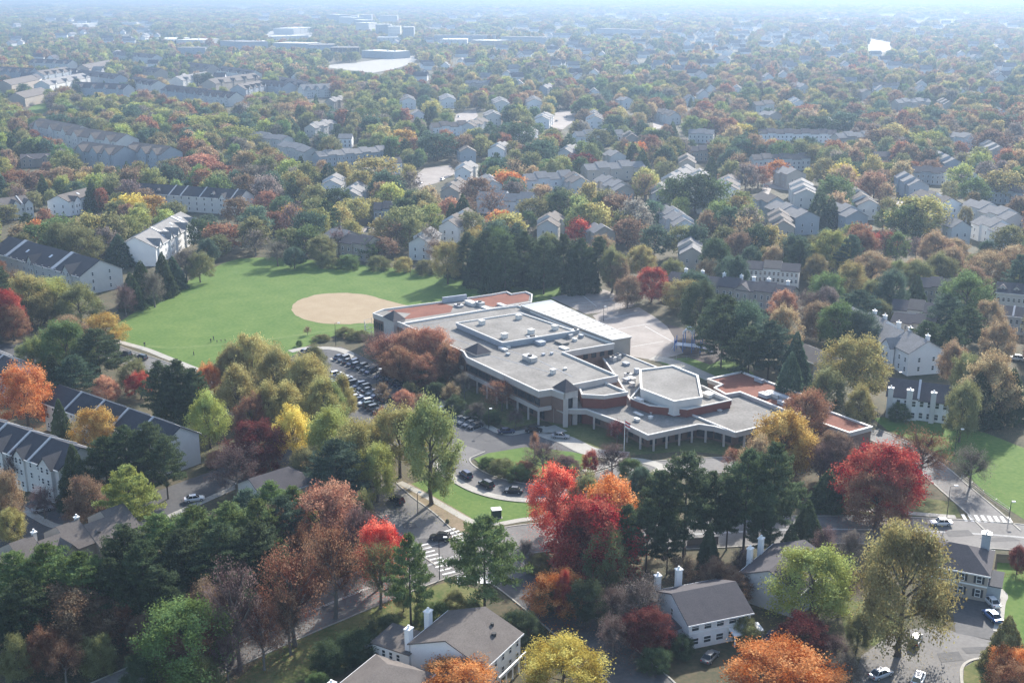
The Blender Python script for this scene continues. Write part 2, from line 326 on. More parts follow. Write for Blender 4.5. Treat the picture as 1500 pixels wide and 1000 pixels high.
# ------------------------------------------------------------------ houses
_wm = {}
def window_meshes(simple=False):
    if not _wm:
        f = MB()
        for a in ((-.5, -.4, 0, 1), (.4, .5, 0, 1), (-.4, .4, 0, .07), (-.4, .4, .93, 1), (-.4, .4, .47, .53)): f.box(a[0], a[1], -.08, .0, a[2], a[3])
        _wm['f'] = f.mesh('window', M['trim'])
        p = MB(); p.poly([(-.41, -.03, .06), (.41, -.03, .06), (.41, -.03, .94), (-.41, -.03, .94)]); _wm['p'] = p.mesh('pane', M['pane'])
        s = MB(); s.add(*((list(f.v)), f.f), 0); s.poly(p.v, 1); _wm['s'] = s.mesh('window', [M['trim'], M['pane']])
        _wm['d'] = f.mesh('window', M['dark']); h = MB(); h.box(-.2, .2, -.06, 0, 0, 1); _wm['h'] = h.mesh('shutter', M['dark'])
    return _wm
def window(parent, x, y, z, w, h, rz=0, simple=False, shutters=False, fr='f'):
    wm = window_meshes()
    o = link('window', wm['s'] if simple else wm[fr], parent, (x, y, z), rz, (w, 1, h))
    if not simple: link('pane', wm['p'], o)
    if shutters:
        for sg in (-1, 1):
            d = sg * (w / 2 + .24); link('shutter', wm['h'], parent, (x + d * math.cos(rz), y + d * math.sin(rz), z), rz, (1, 1, h))
def slab(mb, a, b, c, d, th, m=0):               # thick sloping plate, a b c d counter-clockwise from above
    q = [Vector(p) for p in (a, b, c, d)]; lo = [p - Vector((0, 0, th)) for p in q]
    mb.add(q + lo, [(0, 1, 2, 3), (7, 6, 5, 4)] + [(4 + i, 4 + (i + 1) % 4, (i + 1) % 4, i) for i in range(4)], m)
def house(label, A, B, hr, he, depth, wall, roof, name='house', cat='house', group=None, units=1, stag=(.35, .7), party=(), gables=(), chim=(), sky=(), win=None, end=None, hip=(False, False), shutters=False, simple=False, bands=None, wallend=None, keep=1.0, porch=None, over=.4):
    if isinstance(A, Vector): a, b = A, B
    else: a = at(*A, hr); b = at(*B, hr)
    if b.x < a.x: a, b = b, a
    d = b - a; L = Vector((d.x, d.y)).length; rz = math.atan2(d.y, d.x); mid = (a + b) / 2
    if hip[0] or hip[1]:                          # ridge is shorter than the walls at a hipped end
        e = depth / 2 * .8; x0 = -L / 2 - (e if hip[0] else 0); x1 = L / 2 + (e if hip[1] else 0)
    else: x0, x1 = -L / 2, L / 2
    root = empty(name, (mid.x, mid.y, 0), rz, label, cat, group); D = depth / 2; sl_ = (hr - he) / D
    wl = MB(); rf = MB(); roofs = []
    for u in range(units):
        ua = x0 + (x1 - x0) * u / units; ub = x0 + (x1 - x0) * (u + 1) / units
        oz = (stag[0] * (u % 2)) if units > 1 else 0; oy = (stag[1] * ((u % 2) - .5)) if units > 1 else 0
        prof = [(-D + oy, 0), (-D + oy, he + oz - .1), (oy, hr + oz - .12), (D + oy, he + oz - .1), (D + oy, 0)]
        if hip[0] and hip[1]: wl.prism([(ua, -D), (ub, -D), (ub, D), (ua, D)], 0, he - .1)
        else:
            pa = [(ua, p[0], p[1]) for p in prof]; pb = [(ub, p[0], p[1]) for p in prof]
            if hip[0]: pa[2] = (ua, 0, he - .1)
            if hip[1]: pb[2] = (ub, 0, he - .1)
            wl.add(pa + pb, [(0, 1, 6, 5), (1, 2, 7, 6), (2, 3, 8, 7), (3, 4, 9, 8), (4, 3, 2, 1, 0), (5, 6, 7, 8, 9)])
        rb = MB(); ea = ua - (over if u == 0 else -.003); eb = ub + (over if u == units - 1 else -.003); ze = he + oz - sl_ * over; zr = hr + oz
        ra = ua + D * .8 if hip[0] and u == 0 else ea; rbx = ub - D * .8 if hip[1] and u == units - 1 else eb
        slab(rb, (ea, -D - over + oy, ze), (eb, -D - over + oy, ze), (rbx, oy, zr), (ra, oy, zr), .22)
        slab(rb, (ra, oy, zr), (rbx, oy, zr), (eb, D + over + oy, ze), (ea, D + over + oy, ze), .22)
        if hip[0]: rb.poly([(ea, D + over, ze), (ea, -D - over, ze), (ra, 0, zr)])
        if hip[1]: rb.poly([(eb, -D - over, ze), (eb, D + over, ze), (rbx, 0, zr)])
        rm = roof if isinstance(roof, str) else roof[u % len(roof)]
        rb.build('roof', M[rm], root)
    wl.build('wall', M[wall], root)
    if hip[0]: x0w = x0
    roof0 = roof if isinstance(roof, str) else roof[0]
    xat = lambda t: x0 + (x1 - x0) * t
    for t in party:
        t, pw_ = t if isinstance(t, tuple) else (t, .6); mb = MB(); x = xat(t)
        for s in (-1, 1):
            slab(mb, (x - pw_ / 2, s * (D + .5) if s < 0 else 0, he - sl_ * .5 + .3 if s < 0 else hr + .3), (x + pw_ / 2, s * (D + .5) if s < 0 else 0, he - sl_ * .5 + .3 if s < 0 else hr + .3),
                 (x + pw_ / 2, 0 if s < 0 else D + .5, hr + .3 if s < 0 else he - sl_ * .5 + .3), (x - pw_ / 2, 0 if s < 0 else D + .5, hr + .3 if s < 0 else he - sl_ * .5 + .3), .6)
        mb.build('party_wall', M['party'], root)
    for g in gables:                              # t, width, projection, ridge height, windows
        t, w, pr, hg = g[:4]; x = xat(t); y0 = -D - pr; y1 = -(hr - hg) / sl_ if hg > he else -D + .5; heg = g[4] if len(g) > 4 else he
        sy = -(hr - heg) / sl_ if heg > he else -D
        mb = MB(); z0 = 0 if pr > -.01 else max(0, hr + y0 * sl_ - .3)
        mb.add([(x - w / 2, y0, z0), (x + w / 2, y0, z0), (x + w / 2, y0, heg), (x, y0, hg - .1), (x - w / 2, y0, heg), (x - w / 2, sy + .2, z0), (x + w / 2, sy + .2, z0), (x + w / 2, sy + .2, heg), (x - w / 2, sy + .2, heg)],
               [(0, 1, 2, 3, 4), (1, 6, 7, 2), (5, 0, 4, 8)])
        gw = mb.build('gable_wall', M[g[5] if len(g) > 5 else wall], root)
        mb = MB(); k = (hg - heg) / (w / 2); o = .3
        slab(mb, (x - w / 2 - o, y0 - .3, heg - k * o), (x, y0 - .3, hg), (x, y1 + .1, hg), (x - w / 2 - o, sy + .1, heg - k * o), .18)
        slab(mb, (x, y0 - .3, hg), (x + w / 2 + o, y0 - .3, heg - k * o), (x + w / 2 + o, sy + .1, heg - k * o), (x, y1 + .1, hg), .18)
        mb.build('gable_roof', M[roof0], root)
        if w > 2.5:
            rows = (1.0, 3.9, 6.6) if heg > 7 else ((1.0, 3.6) if heg > 4.5 else (1.0,))
            for zz in rows:
                if zz + 1.5 < heg + .6 and pr > -.01:
                    for dx in ((-w * .22, w * .22) if w > 3.4 else (0,)): window(root, x + dx, y0 - .02, zz, .95, 1.5, 0, simple)
            if pr < 0: window(root, x, y0 - .02, heg - .9, w * .35, 1.2, 0, simple)
        else: window(root, x, y0 - .02, heg - 1.0, w * .45, 1.1, 0, simple)
    for c in chim:                                # t, y offset, width, top, base, material
        x = xat(c[0]); y = c[1]; w = c[2]; mb = MB(); mb.box(x - w / 2, x + w / 2, y - w * .4, y + w * .4, c[4], c[3]); k = mb.build('chimney', M[c[5]], root)
        mb = MB(); mb.box(x - w / 2 - .12, x + w / 2 + .12, y - w * .4 - .12, y + w * .4 + .12, c[3] + .003, c[3] + .2); mb.tube((x, y, c[3] + .2), (x, y, c[3] + .75), .22, .2, 8)
        mb.build('chimney_cap', M['trim' if c[5] in ('white', 'palewall') else 'metal'], k)
    for t, fy in sky:                             # skylights on the near slope
        x = xat(t); y = -D * fy; z = hr + y * sl_; mb = MB()
        slab(mb, (x - .6, y - .7, z - .7 * sl_ + .14), (x + .6, y - .7, z - .7 * sl_ + .14), (x + .6, y + .7, z + .7 * sl_ + .14), (x - .6, y + .7, z + .7 * sl_ + .14), .12); mb.build('skylight', M['silver'], root)
    if win:                                       # number along the front, heights of the sills
        n, zs = win[:2]; ww = win[2] if len(win) > 2 else 1.0; hh = win[3] if len(win) > 3 else 1.5
        for k in range(n):
            x = x0 + (x1 - x0) * (k + .5) / n
            if any(abs(x - xat(g[0])) < g[1] / 2 + .5 and g[2] > -.01 for g in gables): continue
            oy = 0
            if units > 1: oy = stag[1] * ((min(int((k + .5) / n * units), units - 1) % 2) - .5)
            for z in zs: window(root, x, -D + oy - .02, z, ww, hh, 0, simple, shutters)
    if end:
        sgn = -1 if d.y > 0 else 1; x = x0 if sgn < 0 else x1; n, zs = end[:2]
        for k in range(n):
            for z in zs: window(root, x + sgn * .02, (k + .5 - n / 2) * depth / n * .8 + ((stag[1] * ((0 if sgn < 0 else units - 1) % 2 - .5)) if units > 1 else 0), z, .9, 1.5, math.radians(90) * sgn, simple, shutters and True)
    if bands:
        for z in bands:
            mb = MB(); mb.box(x0 - .03, x1 + .03, -D - .06, D + .06, z, z + .3); mb.build('storey_band', M['trim'], root)
    # fascia boards at the eaves
    for s in (-1, 1):
        if units > 1 or simple: break
        mb = MB(); mb.box(x0 - over, x1 + over, s * (D + over) - .05 + .06 * s, s * (D + over) + .05 + .06 * s, he - sl_ * over - .3, he - sl_ * over - .02); mb.build('eaves_board', M['trim'], root)
    cr, sr = math.cos(rz), math.sin(rz); W_ = lambda x, y, z: Vector((mid.x + x * cr - y * sr, mid.y + x * sr + y * cr, z))
    m_ = 1.5; EXC.append([tuple(W_(x, y, 0).xy) for x, y in ((x0 - m_, -D - m_), (x1 + m_, -D - m_), (x1 + m_, D + m_), (x0 - m_, D + m_))])
    if keep:
        zl = he * (1 - keep * .75); xe = x0 if d.y > 0 else x1
        for q in ([(x0, -D, zl), (x1, -D, zl), (x1, -D, he), (x1, 0, hr), (x0, 0, hr), (x0, -D, he)], [(xe, -D, zl), (xe, D, zl), (xe, D, he), (xe, 0, hr), (xe, -D, he)]):
            keep_px([proj(W_(*p)) for p in q], mid.y - D)
    return root, W_, (x0, x1, D)

# --- near houses at the lower edge
r, Wd, e = house('white gable-ended house with tan shingle roof and two big white chimneys by the road crossing', (653.5, 936), (709, 889), 8.2, 5.4, 14.5, 'white', 'brownshingle',
    chim=((.06, 8.0, 1.2, 7.4, 0, 'white'), (.55, 8.0, 1.2, 7.8, 0, 'white')), win=(5, (.7, 3.3), .9, 1.6), end=None)
for x_, y_, q_ in ((1.6, -4.6, .42), (3.4, -3.2, .3)):
    mb = MB(); z_ = 8.2 + y_ * .386; mb.tube((x_, y_, z_ - .1), (x_, y_, z_ + .45), q_, q_, 10); mb.build('roof_vent', M['dark'], r)
# low lean-to at its left, part of the same house
def lean_to(root, x0, x1, y0, y1, z0, z1, wall, roof, nwin=3):
    mb = MB(); mb.add([(x0, y0, 0), (x1, y0, 0), (x1, y1, 0), (x0, y1, 0), (x0, y0, z0), (x1, y0, z1), (x1, y1, z1), (x0, y1, z0)], [(0, 1, 5, 4), (1, 2, 6, 5), (2, 3, 7, 6), (3, 0, 4, 7)]); mb.build('side_wall', M[wall], root)
    mb = MB(); slab(mb, (x0 - .3, y0 - .3, z0 + .1), (x1 + .3, y0 - .3, z1 + .1), (x1 + .3, y1 + .3, z1 + .1), (x0 - .3, y1 + .3, z0 + .1), .2); mb.build('side_roof', M[roof], root)
lean_to(r, e[0] - .5, e[0] + 5.5, e[2] + .02, e[2] + 7.5, 3.4, 3.9, 'white', 'brownshingle')
for k in range(3): window(r, e[0] - .52, e[2] + 2.2 + k * 1.5, 1.4, .8, 1.4, math.radians(-90))
mb = MB(); mb.box(e[0] + 2, e[1] - 1, -e[2] - 1.8, -e[2] - 1.5, 2.6, 2.85)
for k in range(5): mb.box(e[0] + 2.2 + k * (e[1] - e[0] - 3.6) / 4, e[0] + 2.4 + k * (e[1] - e[0] - 3.6) / 4, -e[2] - 1.75, -e[2] - 1.55, 0, 2.6)
mb.build('porch', M['trim'], r)
house('hip-roofed brown house cut off by the bottom edge beside the white gabled house', (568, 972), (532, 1002), 7.0, 4.6, 11, 'beige', 'brownshingle', hip=(True, True), chim=((.12, 4.2, 1.2, 7.2, 0, 'white'),))
r, Wd, e = house('pale two-storey house with grey shingle roof and a row of white-framed upper windows', (986, 868), (1075, 851), 7.9, 5.2, 12.4, 'white', 'slate', chim=((.02, 6.4, 1.05, 8.0, 0, 'palewall'), (.38, 6.7, 1.1, 8.3, 0, 'white')), win=(5, (.8, 3.5), 1.7, 1.35), end=(1, (3.4,)), bands=(2.85,))
lean_to(r, e[0] - 3.2, e[0] - .02, -3.5, 1, 2.4, 3.1, 'white', 'slate')
mb = MB(); slab(mb, (e[1] - 4.5, -e[2] - 2.2, 2.35), (e[1] + 1.5, -e[2] - 2.2, 2.35), (e[1] + 1.5, -e[2] - .1, 2.8), (e[1] - 4.5, -e[2] - .1, 2.8), .2)
for x in (e[1] - 4.3, e[1] - 1.6, e[1] + 1.2): mb.box(x, x + .2, -e[2] - 2.1, -e[2] - 1.9, 0, 2.2)
mb.build('porch', M['trim'], r)
r, Wd, e = house('pale blue-sided house with dark roof and twin white chimneys, half hidden behind the lime-green tree', (1128, 834), (1178, 791), 8.2, 5.6, 12, 'bluegrey', 'slate', chim=((.35, 6.6, 1.05, 8.3, 0, 'white'), (.66, 6.6, 1.05, 8.6, 0, 'white')), win=(3, (.8, 3.5)))
r, Wd, e = house('grey-brown hip-roofed house with dark shutters and a broad chimney beside the shaded driveway', (1391, 793), (1418, 798), 8.4, 5.8, 11, 'tan', 'slate', hip=(True, True), chim=((.88, 4.5, 1.6, 9.4, 0, 'bluegrey'),), win=(4, (.8, 3.6), 1.0, 1.6), shutters=True, bands=(2.95,))
mb = MB(); mb.box(e[1] + .02, e[1] + 2.4, -4.5, 2, 0, 3.0); mb.build('side_wall', M['bluegrey'], r)
mb = MB(); mb.box(e[1] - .1, e[1] + 2.6, -4.7, 2.2, 3.003, 3.2); mb.build('side_roof', M['shingle'], r)
# --- terraces on the left
house('dark-roofed townhouse row with white cross gables facing the shady courtyard', (-60, 598), (116, 654), 11.6, 8.3, 12, 'palewall', 'shingle', name='townhouse_row', cat='townhouses', party=(.42, .62, .78, .2), gables=((.30, 4.2, .5, 10.6), (.52, 4.2, .5, 10.6), (.70, 3.6, .5, 10.2), (.92, 4.4, .9, 10.6)), win=(16, (1, 3.7, 6.3), .9, 1.5), end=(2, (1.2, 4, 6.6)))
house('long plain dark-roofed townhouse row ending in a blank pale gable wall near the lime-green trees', (88, 563), (263, 624), 11.2, 8.0, 10.5, 'palewall', 'shingle', name='townhouse_row', cat='townhouses', party=(.2, .4, .6, .8), win=(18, (1, 3.7, 6.3), .9, 1.5))
house('low brown-roofed townhouse row above the dark pines with small dormers along the courtyard', (-20, 816), (182, 744), 9.6, 6.6, 11, 'tan', 'brownshingle', name='townhouse_row', cat='townhouses', units=6, stag=(.8, 1.6), chim=((.35, 1.2, .8, 10.6, 8, 'palewall'), (.66, 1.2, .8, 10.6, 8, 'palewall')), gables=((.26, 3, -2.2, 8.6, 7.4), (.48, 4, .5, 9.2), (.72, 3, -2.2, 8.6, 7.4)))
house('dark-roofed house end showing over the pines beside the shaded residential street', (366, 700), (421, 683), 8.8, 6.0, 11, 'palewall', ('slate',), hip=(False, True))
house('dark-blue-roofed townhouse row with two broad white party walls beside the sports field', (14, 346), (146, 380), 12.6, 7.8, 18, 'palewall', 'shingle', name='townhouse_row', cat='townhouses', party=((.2, 2.2), (.72, 2.2)), gables=((.48, 4.5, .6, 10.8), (.03, 4, .6, 10.6), (.88, 6, .8, 11.0)), sky=((.33, .5), (.58, .45)), win=(14, (1, 3.8, 6.5)), end=(2, (1.2, 4.0, 6.8)))
house('pale-walled townhouse row with sunlit grey roof and dark gabled dormers at the field corner', (197, 347), (264, 310), 12.4, 8.2, 17, 'white', 'greyshingle', name='townhouse_row', cat='townhouses', party=((.34, 2.0), (.78, 2.0)), gables=((.08, 4, .6, 11), (.32, 4, .6, 11), (.48, 4, .6, 11), (.68, 4, .6, 11), (.9, 4, .6, 11)), sky=((.3, .7), (.42, .5), (.55, .6), (.63, .35), (.85, .3)), win=(12, (1, 3.8, 6.5)))
house('long blue-black-roofed townhouse row behind the yellow trees, with narrow white party walls', (206, 268), (360, 278), 12.2, 8.4, 14, 'palewall', 'shingle', name='townhouse_row', cat='townhouses', party=(.35, .46, .64, .93), gables=((.12, 3.5, .5, 10.8), (.22, 3.0, -2.0, 10.8, 9.6), (.74, 3, -2, 10.8, 9.6), (.85, 3.5, .5, 10.8)), win=(14, (1, 3.8, 6.5)))
house('cream gable-ended house with speckled grey roof behind the yellow-green trees', (84, 286), (130, 274), 10.5, 7.4, 13, 'white', 'brownshingle', gables=((.2, 5, 1.2, 9.6), (.72, 4, .8, 9.4)), win=(6, (1, 3.8)), sky=((.5, .4),), end=(2, (1, 4)))
house('grey-roofed house with white party wall and dark gables at the left picture edge', (-14, 292), (36, 286), 10.5, 7.4, 13, 'palewall', 'brownshingle', party=(.75,), gables=((.55, 4, .9, 9.8), (.92, 4, .9, 9.6)), win=(6, (1, 3.8)), end=(2, (1, 4)))
house('dark-roofed row just entering the picture above the orange-gold tree', (-40, 500), (26, 529), 10.8, 7.8, 11, 'palewall', 'shingle', name='townhouse_row', cat='townhouses', party=(.7,), win=(5, (1, 3.7)))
# --- right-hand terraces
house('white end-gabled townhouse row with steep brown roofs and cowled chimneys right of the tall conifers', (1246, 446), (1357, 501), 10.2, 6.8, 12, 'white', 'greyshingle', name='townhouse_row', cat='townhouses', units=4, stag=(.5, 1.2), gables=((.18, 5, 1, 9.2), (.56, 6, 1.4, 9.2), (.78, 5, 1.2, 9.2)), chim=((.28, 1.6, 1.2, 11.2, 7, 'white'), (.42, 1.6, 1.2, 11.3, 7, 'white'), (.60, 1.6, 1.2, 11.2, 7, 'white'), (.74, 1.8, 1.2, 11.2, 7, 'white'), (.95, 1.8, 1.1, 11.4, 7, 'white')), win=(14, (1, 3.9), 1, 1.5), end=(2, (1.2, 4.0)))
house('pale townhouse pair with brown roofs and three tall white chimney stacks above the lawn', (1304, 552), (1394, 562), 9.6, 6.4, 11, 'white', 'slate', name='townhouse_row', cat='townhouses', units=2, stag=(-.5, .6), chim=((.05, -5.9, 1.3, 8.4, 0, 'palewall'), (.36, -5.9, 1.5, 8.4, 0, 'palewall'), (.74, -5.9, 1.3, 8.4, 0, 'palewall')), party=(.5,), win=(8, (.6, 3.8), 1.1, 1.7))
house('small beige hip-roofed house tucked between the conifers and the gold tree', (1178, 503), (1200, 512), 7.6, 5.4, 10, 'beige', 'brownshingle', hip=(True, True), win=(3, (1, 3.4)))
house('long brown-roofed row behind the school playground with white caps and one pale cross gable', (985, 397), (1165, 419), 9.0, 6.6, 10, 'tan', 'slate', name='townhouse_row', cat='townhouses', units=7, stag=(.4, .6), gables=((.62, 6, .6, 8.8),), chim=tuple((t, 2.0, 1.1, 9.9, 7.5, 'white') for t in (.1, .24, .42, .56, .66, .78, .93)), win=(20, (1, 3.8)))
house('cream three-storey townhouse block with dark mansard ends behind the long brown-roofed row', (1094, 381), (1172, 386), 10.4, 8.4, 9, 'palewall', ('slate', 'brownshingle', 'slate'), name='townhouse_row', cat='townhouses', units=3, stag=(.6, .5), win=(12, (1, 3.6, 6.0), 1.1, 1.5))
house('low brown-roofed row behind the chimneyed white townhouses', (1310, 437), (1378, 444), 8.5, 6.2, 10, 'palewall', ('slate', 'brownshingle'), name='townhouse_row', cat='townhouses', units=3, stag=(.5, .6), win=(9, (1, 3.6)))
house('dark-roofed row below it with a white eaves line among conifers', (1312, 456), (1372, 464), 7.6, 5.6, 9, 'beige', 'slate', name='townhouse_row', cat='townhouses', units=2, win=(7, (1, 3.2)))
house('grey row with arched white dormers at the right picture edge', (1462, 412), (1530, 418), 9.8, 7.2, 10, 'palewall', 'slate', name='townhouse_row', cat='townhouses', gables=((.12, 3, -1.6, 9.4, 8.2), (.42, 3, -1.6, 9.4, 8.2)), win=(9, (1, 3.8)))
house('dark-roofed row with one white party wall below the arched dormers at the right edge', (1464, 446), (1540, 454), 8.6, 6.4, 9, 'palewall', 'slate', name='townhouse_row', cat='townhouses', party=(.3,), win=(9, (1, 3.6)))
house('dark row glimpsed behind the blue-green cone tree, white caps along its ridge', (1345, 405), (1400, 408), 9.4, 7.0, 10, 'tan', 'slate', name='townhouse_row', cat='townhouses', units=3, win=(7, (1, 3.8)))
# --- middle distance: broadside terraces
BR = [((367, 191), (421, 200), 'pale broadside row with grey roof left of the far yellow-green trees', 'palewall', 'greyshingle'),
      ((417, 206), (458, 216), 'light grey row tucked beneath the pink-brown tree', 'palewall', 'greyshingle'),
      ((462, 222), (562, 214), 'long pale grey row with stepped roofs and white gables', 'bluegrey', 'greyshingle'),
      ((497, 196), (516, 196), 'small white two-storey house with balcony rails', 'white', 'greyshingle'),
      ((566, 231), (585, 230), 'small pale house between a bare tree and an orange tree', 'white', 'slate'),
      ((549, 296), (586, 296), 'blue-shadowed house with white porch posts behind the ball field trees', 'bluegrey', 'shingle'),  # blue shadow is put into the wall colour
      ((488, 334), (512, 340), 'flat-looking grey roofed house behind the field fence', 'beige', 'greyshingle'), ((512, 342), (546, 348), 'brown house with white side trim behind the field fence', 'tan', 'slate'),
      ((1111, 189), (1224, 190), 'long white terrace facing the camera among red shrubs', 'white', 'slate'),
      ((1101, 226), (1184, 225), 'white terrace with shaded face above the orange tree', 'palewall', 'brownshingle'),
      ((1010, 189), (1046, 190), 'white stepped terrace behind the dark round tree', 'palewall', 'greyshingle'), ((1010, 214), (1036, 214), 'dark low terrace with a bright flat edge', 'tan', 'slate'),
      ((1337, 243), (1394, 246), 'blue-shaded terrace behind the bright parking lot', 'bluegrey', 'slate'), ((1280, 222), (1302, 222), 'small dark house with bright roof edge', 'tan', 'slate'),  # the terrace's blue shade is put into its wall colour
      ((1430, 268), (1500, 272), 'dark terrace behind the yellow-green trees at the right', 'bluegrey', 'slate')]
for A_, B_, lb, wl_, rf_ in BR:
    n = max(1, int(abs(B_[0] - A_[0]) / 12))
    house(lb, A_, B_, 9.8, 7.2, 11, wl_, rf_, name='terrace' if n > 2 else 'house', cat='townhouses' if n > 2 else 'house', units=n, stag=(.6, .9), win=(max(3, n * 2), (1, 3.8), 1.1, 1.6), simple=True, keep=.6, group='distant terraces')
# rows seen end-on, running away from the camera: near gable peak, heading, length
ER = [((598, 144), -8, 60, 17, 'white'), ((657, 143), -6, 60, 17, 'white'), ((735, 148), -4, 60, 17, 'palewall'), ((783, 146), -2, 60, 17, 'white'), ((722, 166), -4, 40, 16, 'palewall'), ((793, 170), 8, 45, 15, 'white'), ((871, 170), 4, 60, 17, 'white'),
      ((725, 213), 14, 30, 14, 'white'), ((676, 244), 8, 34, 12, 'white'), ((655, 322), 18, 36, 12, 'white'), ((612, 346), 16, 22, 12, 'palewall'), ((826, 217), 20, 30, 12, 'palewall'), ((850, 262), -8, 40, 13, 'palewall'), ((978, 259), 22, 60, 13, 'palewall'), ((968, 276), 6, 30, 13, 'palewall'),
      ((1066, 270), 12, 50, 14, 'white'), ((1180, 277), 10, 50, 15, 'palewall'), ((1182, 312), -10, 44, 15, 'bluegrey'), ((1272, 292), 6, 44, 14, 'palewall'), ((1258, 308), -10, 30, 14, 'bluegrey'), ((1408, 326), -10, 56, 12, 'palewall'), ((1392, 292), -6, 40, 14, 'white'), ((1492, 312), -10, 50, 14, 'palewall'), ((1480, 330), -6, 30, 13, 'white'),
      ((800, 322), 10, 30, 12, 'palewall'), ((884, 334), -10, 18, 12, 'tan'), ((1012, 362), 10, 24, 12, 'beige'), ((925, 196), 2, 20, 12, 'tan'), ((905, 224), -8, 24, 13, 'palewall')]
LW = ['stepped roofs', 'saw-tooth roofs', 'overlapping roofs']
NER = len(ER); R2 = random.Random(5); taken = [a for a, *_ in ER] + [((a[0] + b[0]) / 2, (a[1] + b[1]) / 2) for a, b, *_ in BR]
for _ in range(900):
    if len(ER) >= NER + 46: break
    x, y = R2.uniform(380, 1490), R2.uniform(118, 330)
    if 380 < x < 980 and y > 285 or (x < 470 and y > 200): continue
    if min(((x - a) / 1.0) ** 2 + ((y - b) * 2.2) ** 2 for a, b in taken) < 40 ** 2: continue
    taken.append((x, y)); ER.append(((x, y), R2.choice([-14, -6, 4, 10, 18, 70, -70]), R2.choice([26, 36, 48]), R2.uniform(12, 15), R2.choice(['white', 'white', 'palewall', 'beige', 'bluegrey'])))
for i, (A_, hd, ln, wd, wl_) in enumerate(ER):
    p = at(*A_, 10.5); h = math.radians(hd); q = p + Vector((math.sin(h), math.cos(h), 0)) * ln * .8
    n = max(2, int(ln / 9))
    house('%s end-on row with %s' % ({'white': 'white', 'palewall': 'pale', 'bluegrey': 'blue-grey', 'tan': 'tan', 'beige': 'beige'}[wl_], LW[i % 3]), p, q, 10.5, 7.6, wd * .8, wl_, 'greyshingle' if i % 3 else 'brownshingle', name='townhouse_row', cat='townhouses', group='end-on townhouse rows', units=n, stag=(.9, 1.2), simple=True, end=(2, (1, 4)), win=(n, (1, 4)), keep=.55)
# --- left distance: grey-roofed estate
LE = [((48, 86), (106, 88)), ((54, 104), (96, 98)), ((4, 118), (46, 110)), ((60, 118), (121, 107)), ((114, 120), (188, 123)), ((120, 95), (159, 88)), ((170, 75), (230, 80)), ((118, 102), (176, 109)), ((196, 96), (236, 100)), ((257, 112), (302, 105)), ((246, 124), (302, 130)), ((305, 116), (372, 107)), ((302, 131), (346, 135)), ((348, 124), (380, 118)), ((264, 90), (312, 95)), ((326, 97), (374, 103)), ((380, 116), (424, 120)), ((406, 111), (452, 120)), ((196, 112), (232, 118)), ((0, 98), (50, 100)), ((22, 136), (60, 128)), ((440, 124), (490, 122))]
for i, (A_, B_) in enumerate(LE):
    lit_tone = B_[1] < A_[1]  # sunlight put into the roof colour: lighter shingle on rows that look lit
    house('%s roofed hazy terrace' % ('sunlit grey' if lit_tone else 'dark blue-grey'), A_, B_, 14, 9, 18, ('palewall', 'bluegrey', 'tan')[i % 3], ('brownshingle' if i % 3 else 'greyshingle') if lit_tone else 'slate', name='terrace', cat='townhouses', group='terraces of the far left estate', gables=tuple((t, 5, .5, 12.6) for t in (.15, .4, .65, .9)), win=(6, (1, 4), 1.2, 1.8), simple=True, keep=.8)
for A_, B_, lb in [((58, 173), (120, 184), 'three-storey condominium with dark stacked balconies and grey cross gables'), ((112, 186), (186, 196), 'grey-roofed condominium block with gabled bays behind it'), ((122, 207), (182, 214), 'pale condominium with hipped roof and dark recessed balconies above the bare trees'), ((196, 208), (250, 214), 'condominium wing with tall dark stair recesses beside the light green trees')]:
    house(lb, A_, B_, 15, 10.5, 18, 'palewall' if A_[1] < 200 else 'bluegrey', 'brownshingle', name='condominium', cat='apartments', gables=((.2, 8, 1.2, 14.2), (.55, 8, 1.2, 14.2), (.85, 7, 1.2, 14)), win=(8, (1, 4.2, 7.4), 1.4, 1.8), simple=True, keep=.85, group='three-storey condominiums')
house('dark-gabled low house beside the bare light-stemmed tree at far left', (30, 226), (76, 224), 8, 5.5, 14, 'tan', 'slate', gables=((.2, 8, 1, 7.6), (.8, 7, 1, 7.6)), simple=True, keep=.6)
# --- commercial blocks and apartments far off
def block(label, px0, px1, z, depth, wall, roof, name='commercial_building', cat='building', group='far commercial buildings', win=0):
    a = at(*px0, z); b = at(*px1, z); d = b - a; rz = math.atan2(d.y, d.x); L = d.length; root = empty(name, (*((a + b) / 2).xy, 0), rz, label, cat, group)
    mb = MB(); mb.box(-L / 2, L / 2, 0, depth, 0, z - .5); mb.build('wall', M[wall], root)
    mb = MB(); mb.box(-L / 2 - .4, L / 2 + .4, -.4, depth + .4, z - .497, z); mb.build('roof', M[roof], root)
    for k in range(win):
        x = -L / 2 + L * (k + .5) / win
        for zz in np.arange(2, min(z - 3, 44), 3.4 if z < 20 else 6.8): window(root, x, -.03, float(zz), 1.8, 1.9, 0, True)
    for k in range(int(L / 25)):
        mb = MB(); x = random.uniform(-.4, .4) * L; y = random.uniform(.2, .8) * depth; mb.box(x, x + 3, y, y + 2.5, z + .003, z + 1.5); mb.build('rooftop_unit', M['metal'], root)
    EXC.append([(p.x, p.y) for p in (a, b, b + Vector((-d.y, d.x, 0)).normalized() * depth, a + Vector((-d.y, d.x, 0)).normalized() * depth)])
    q = [proj((*p.xy, zz)) for p, zz in ((a, z * .4), (b, z * .4), (b, z))] + [proj((*(p + Vector((-d.y, d.x, 0)).normalized() * depth).xy, z)) for p in (b, a)] + [proj((*a.xy, z))]
    keep_px(q, a.y - 1)
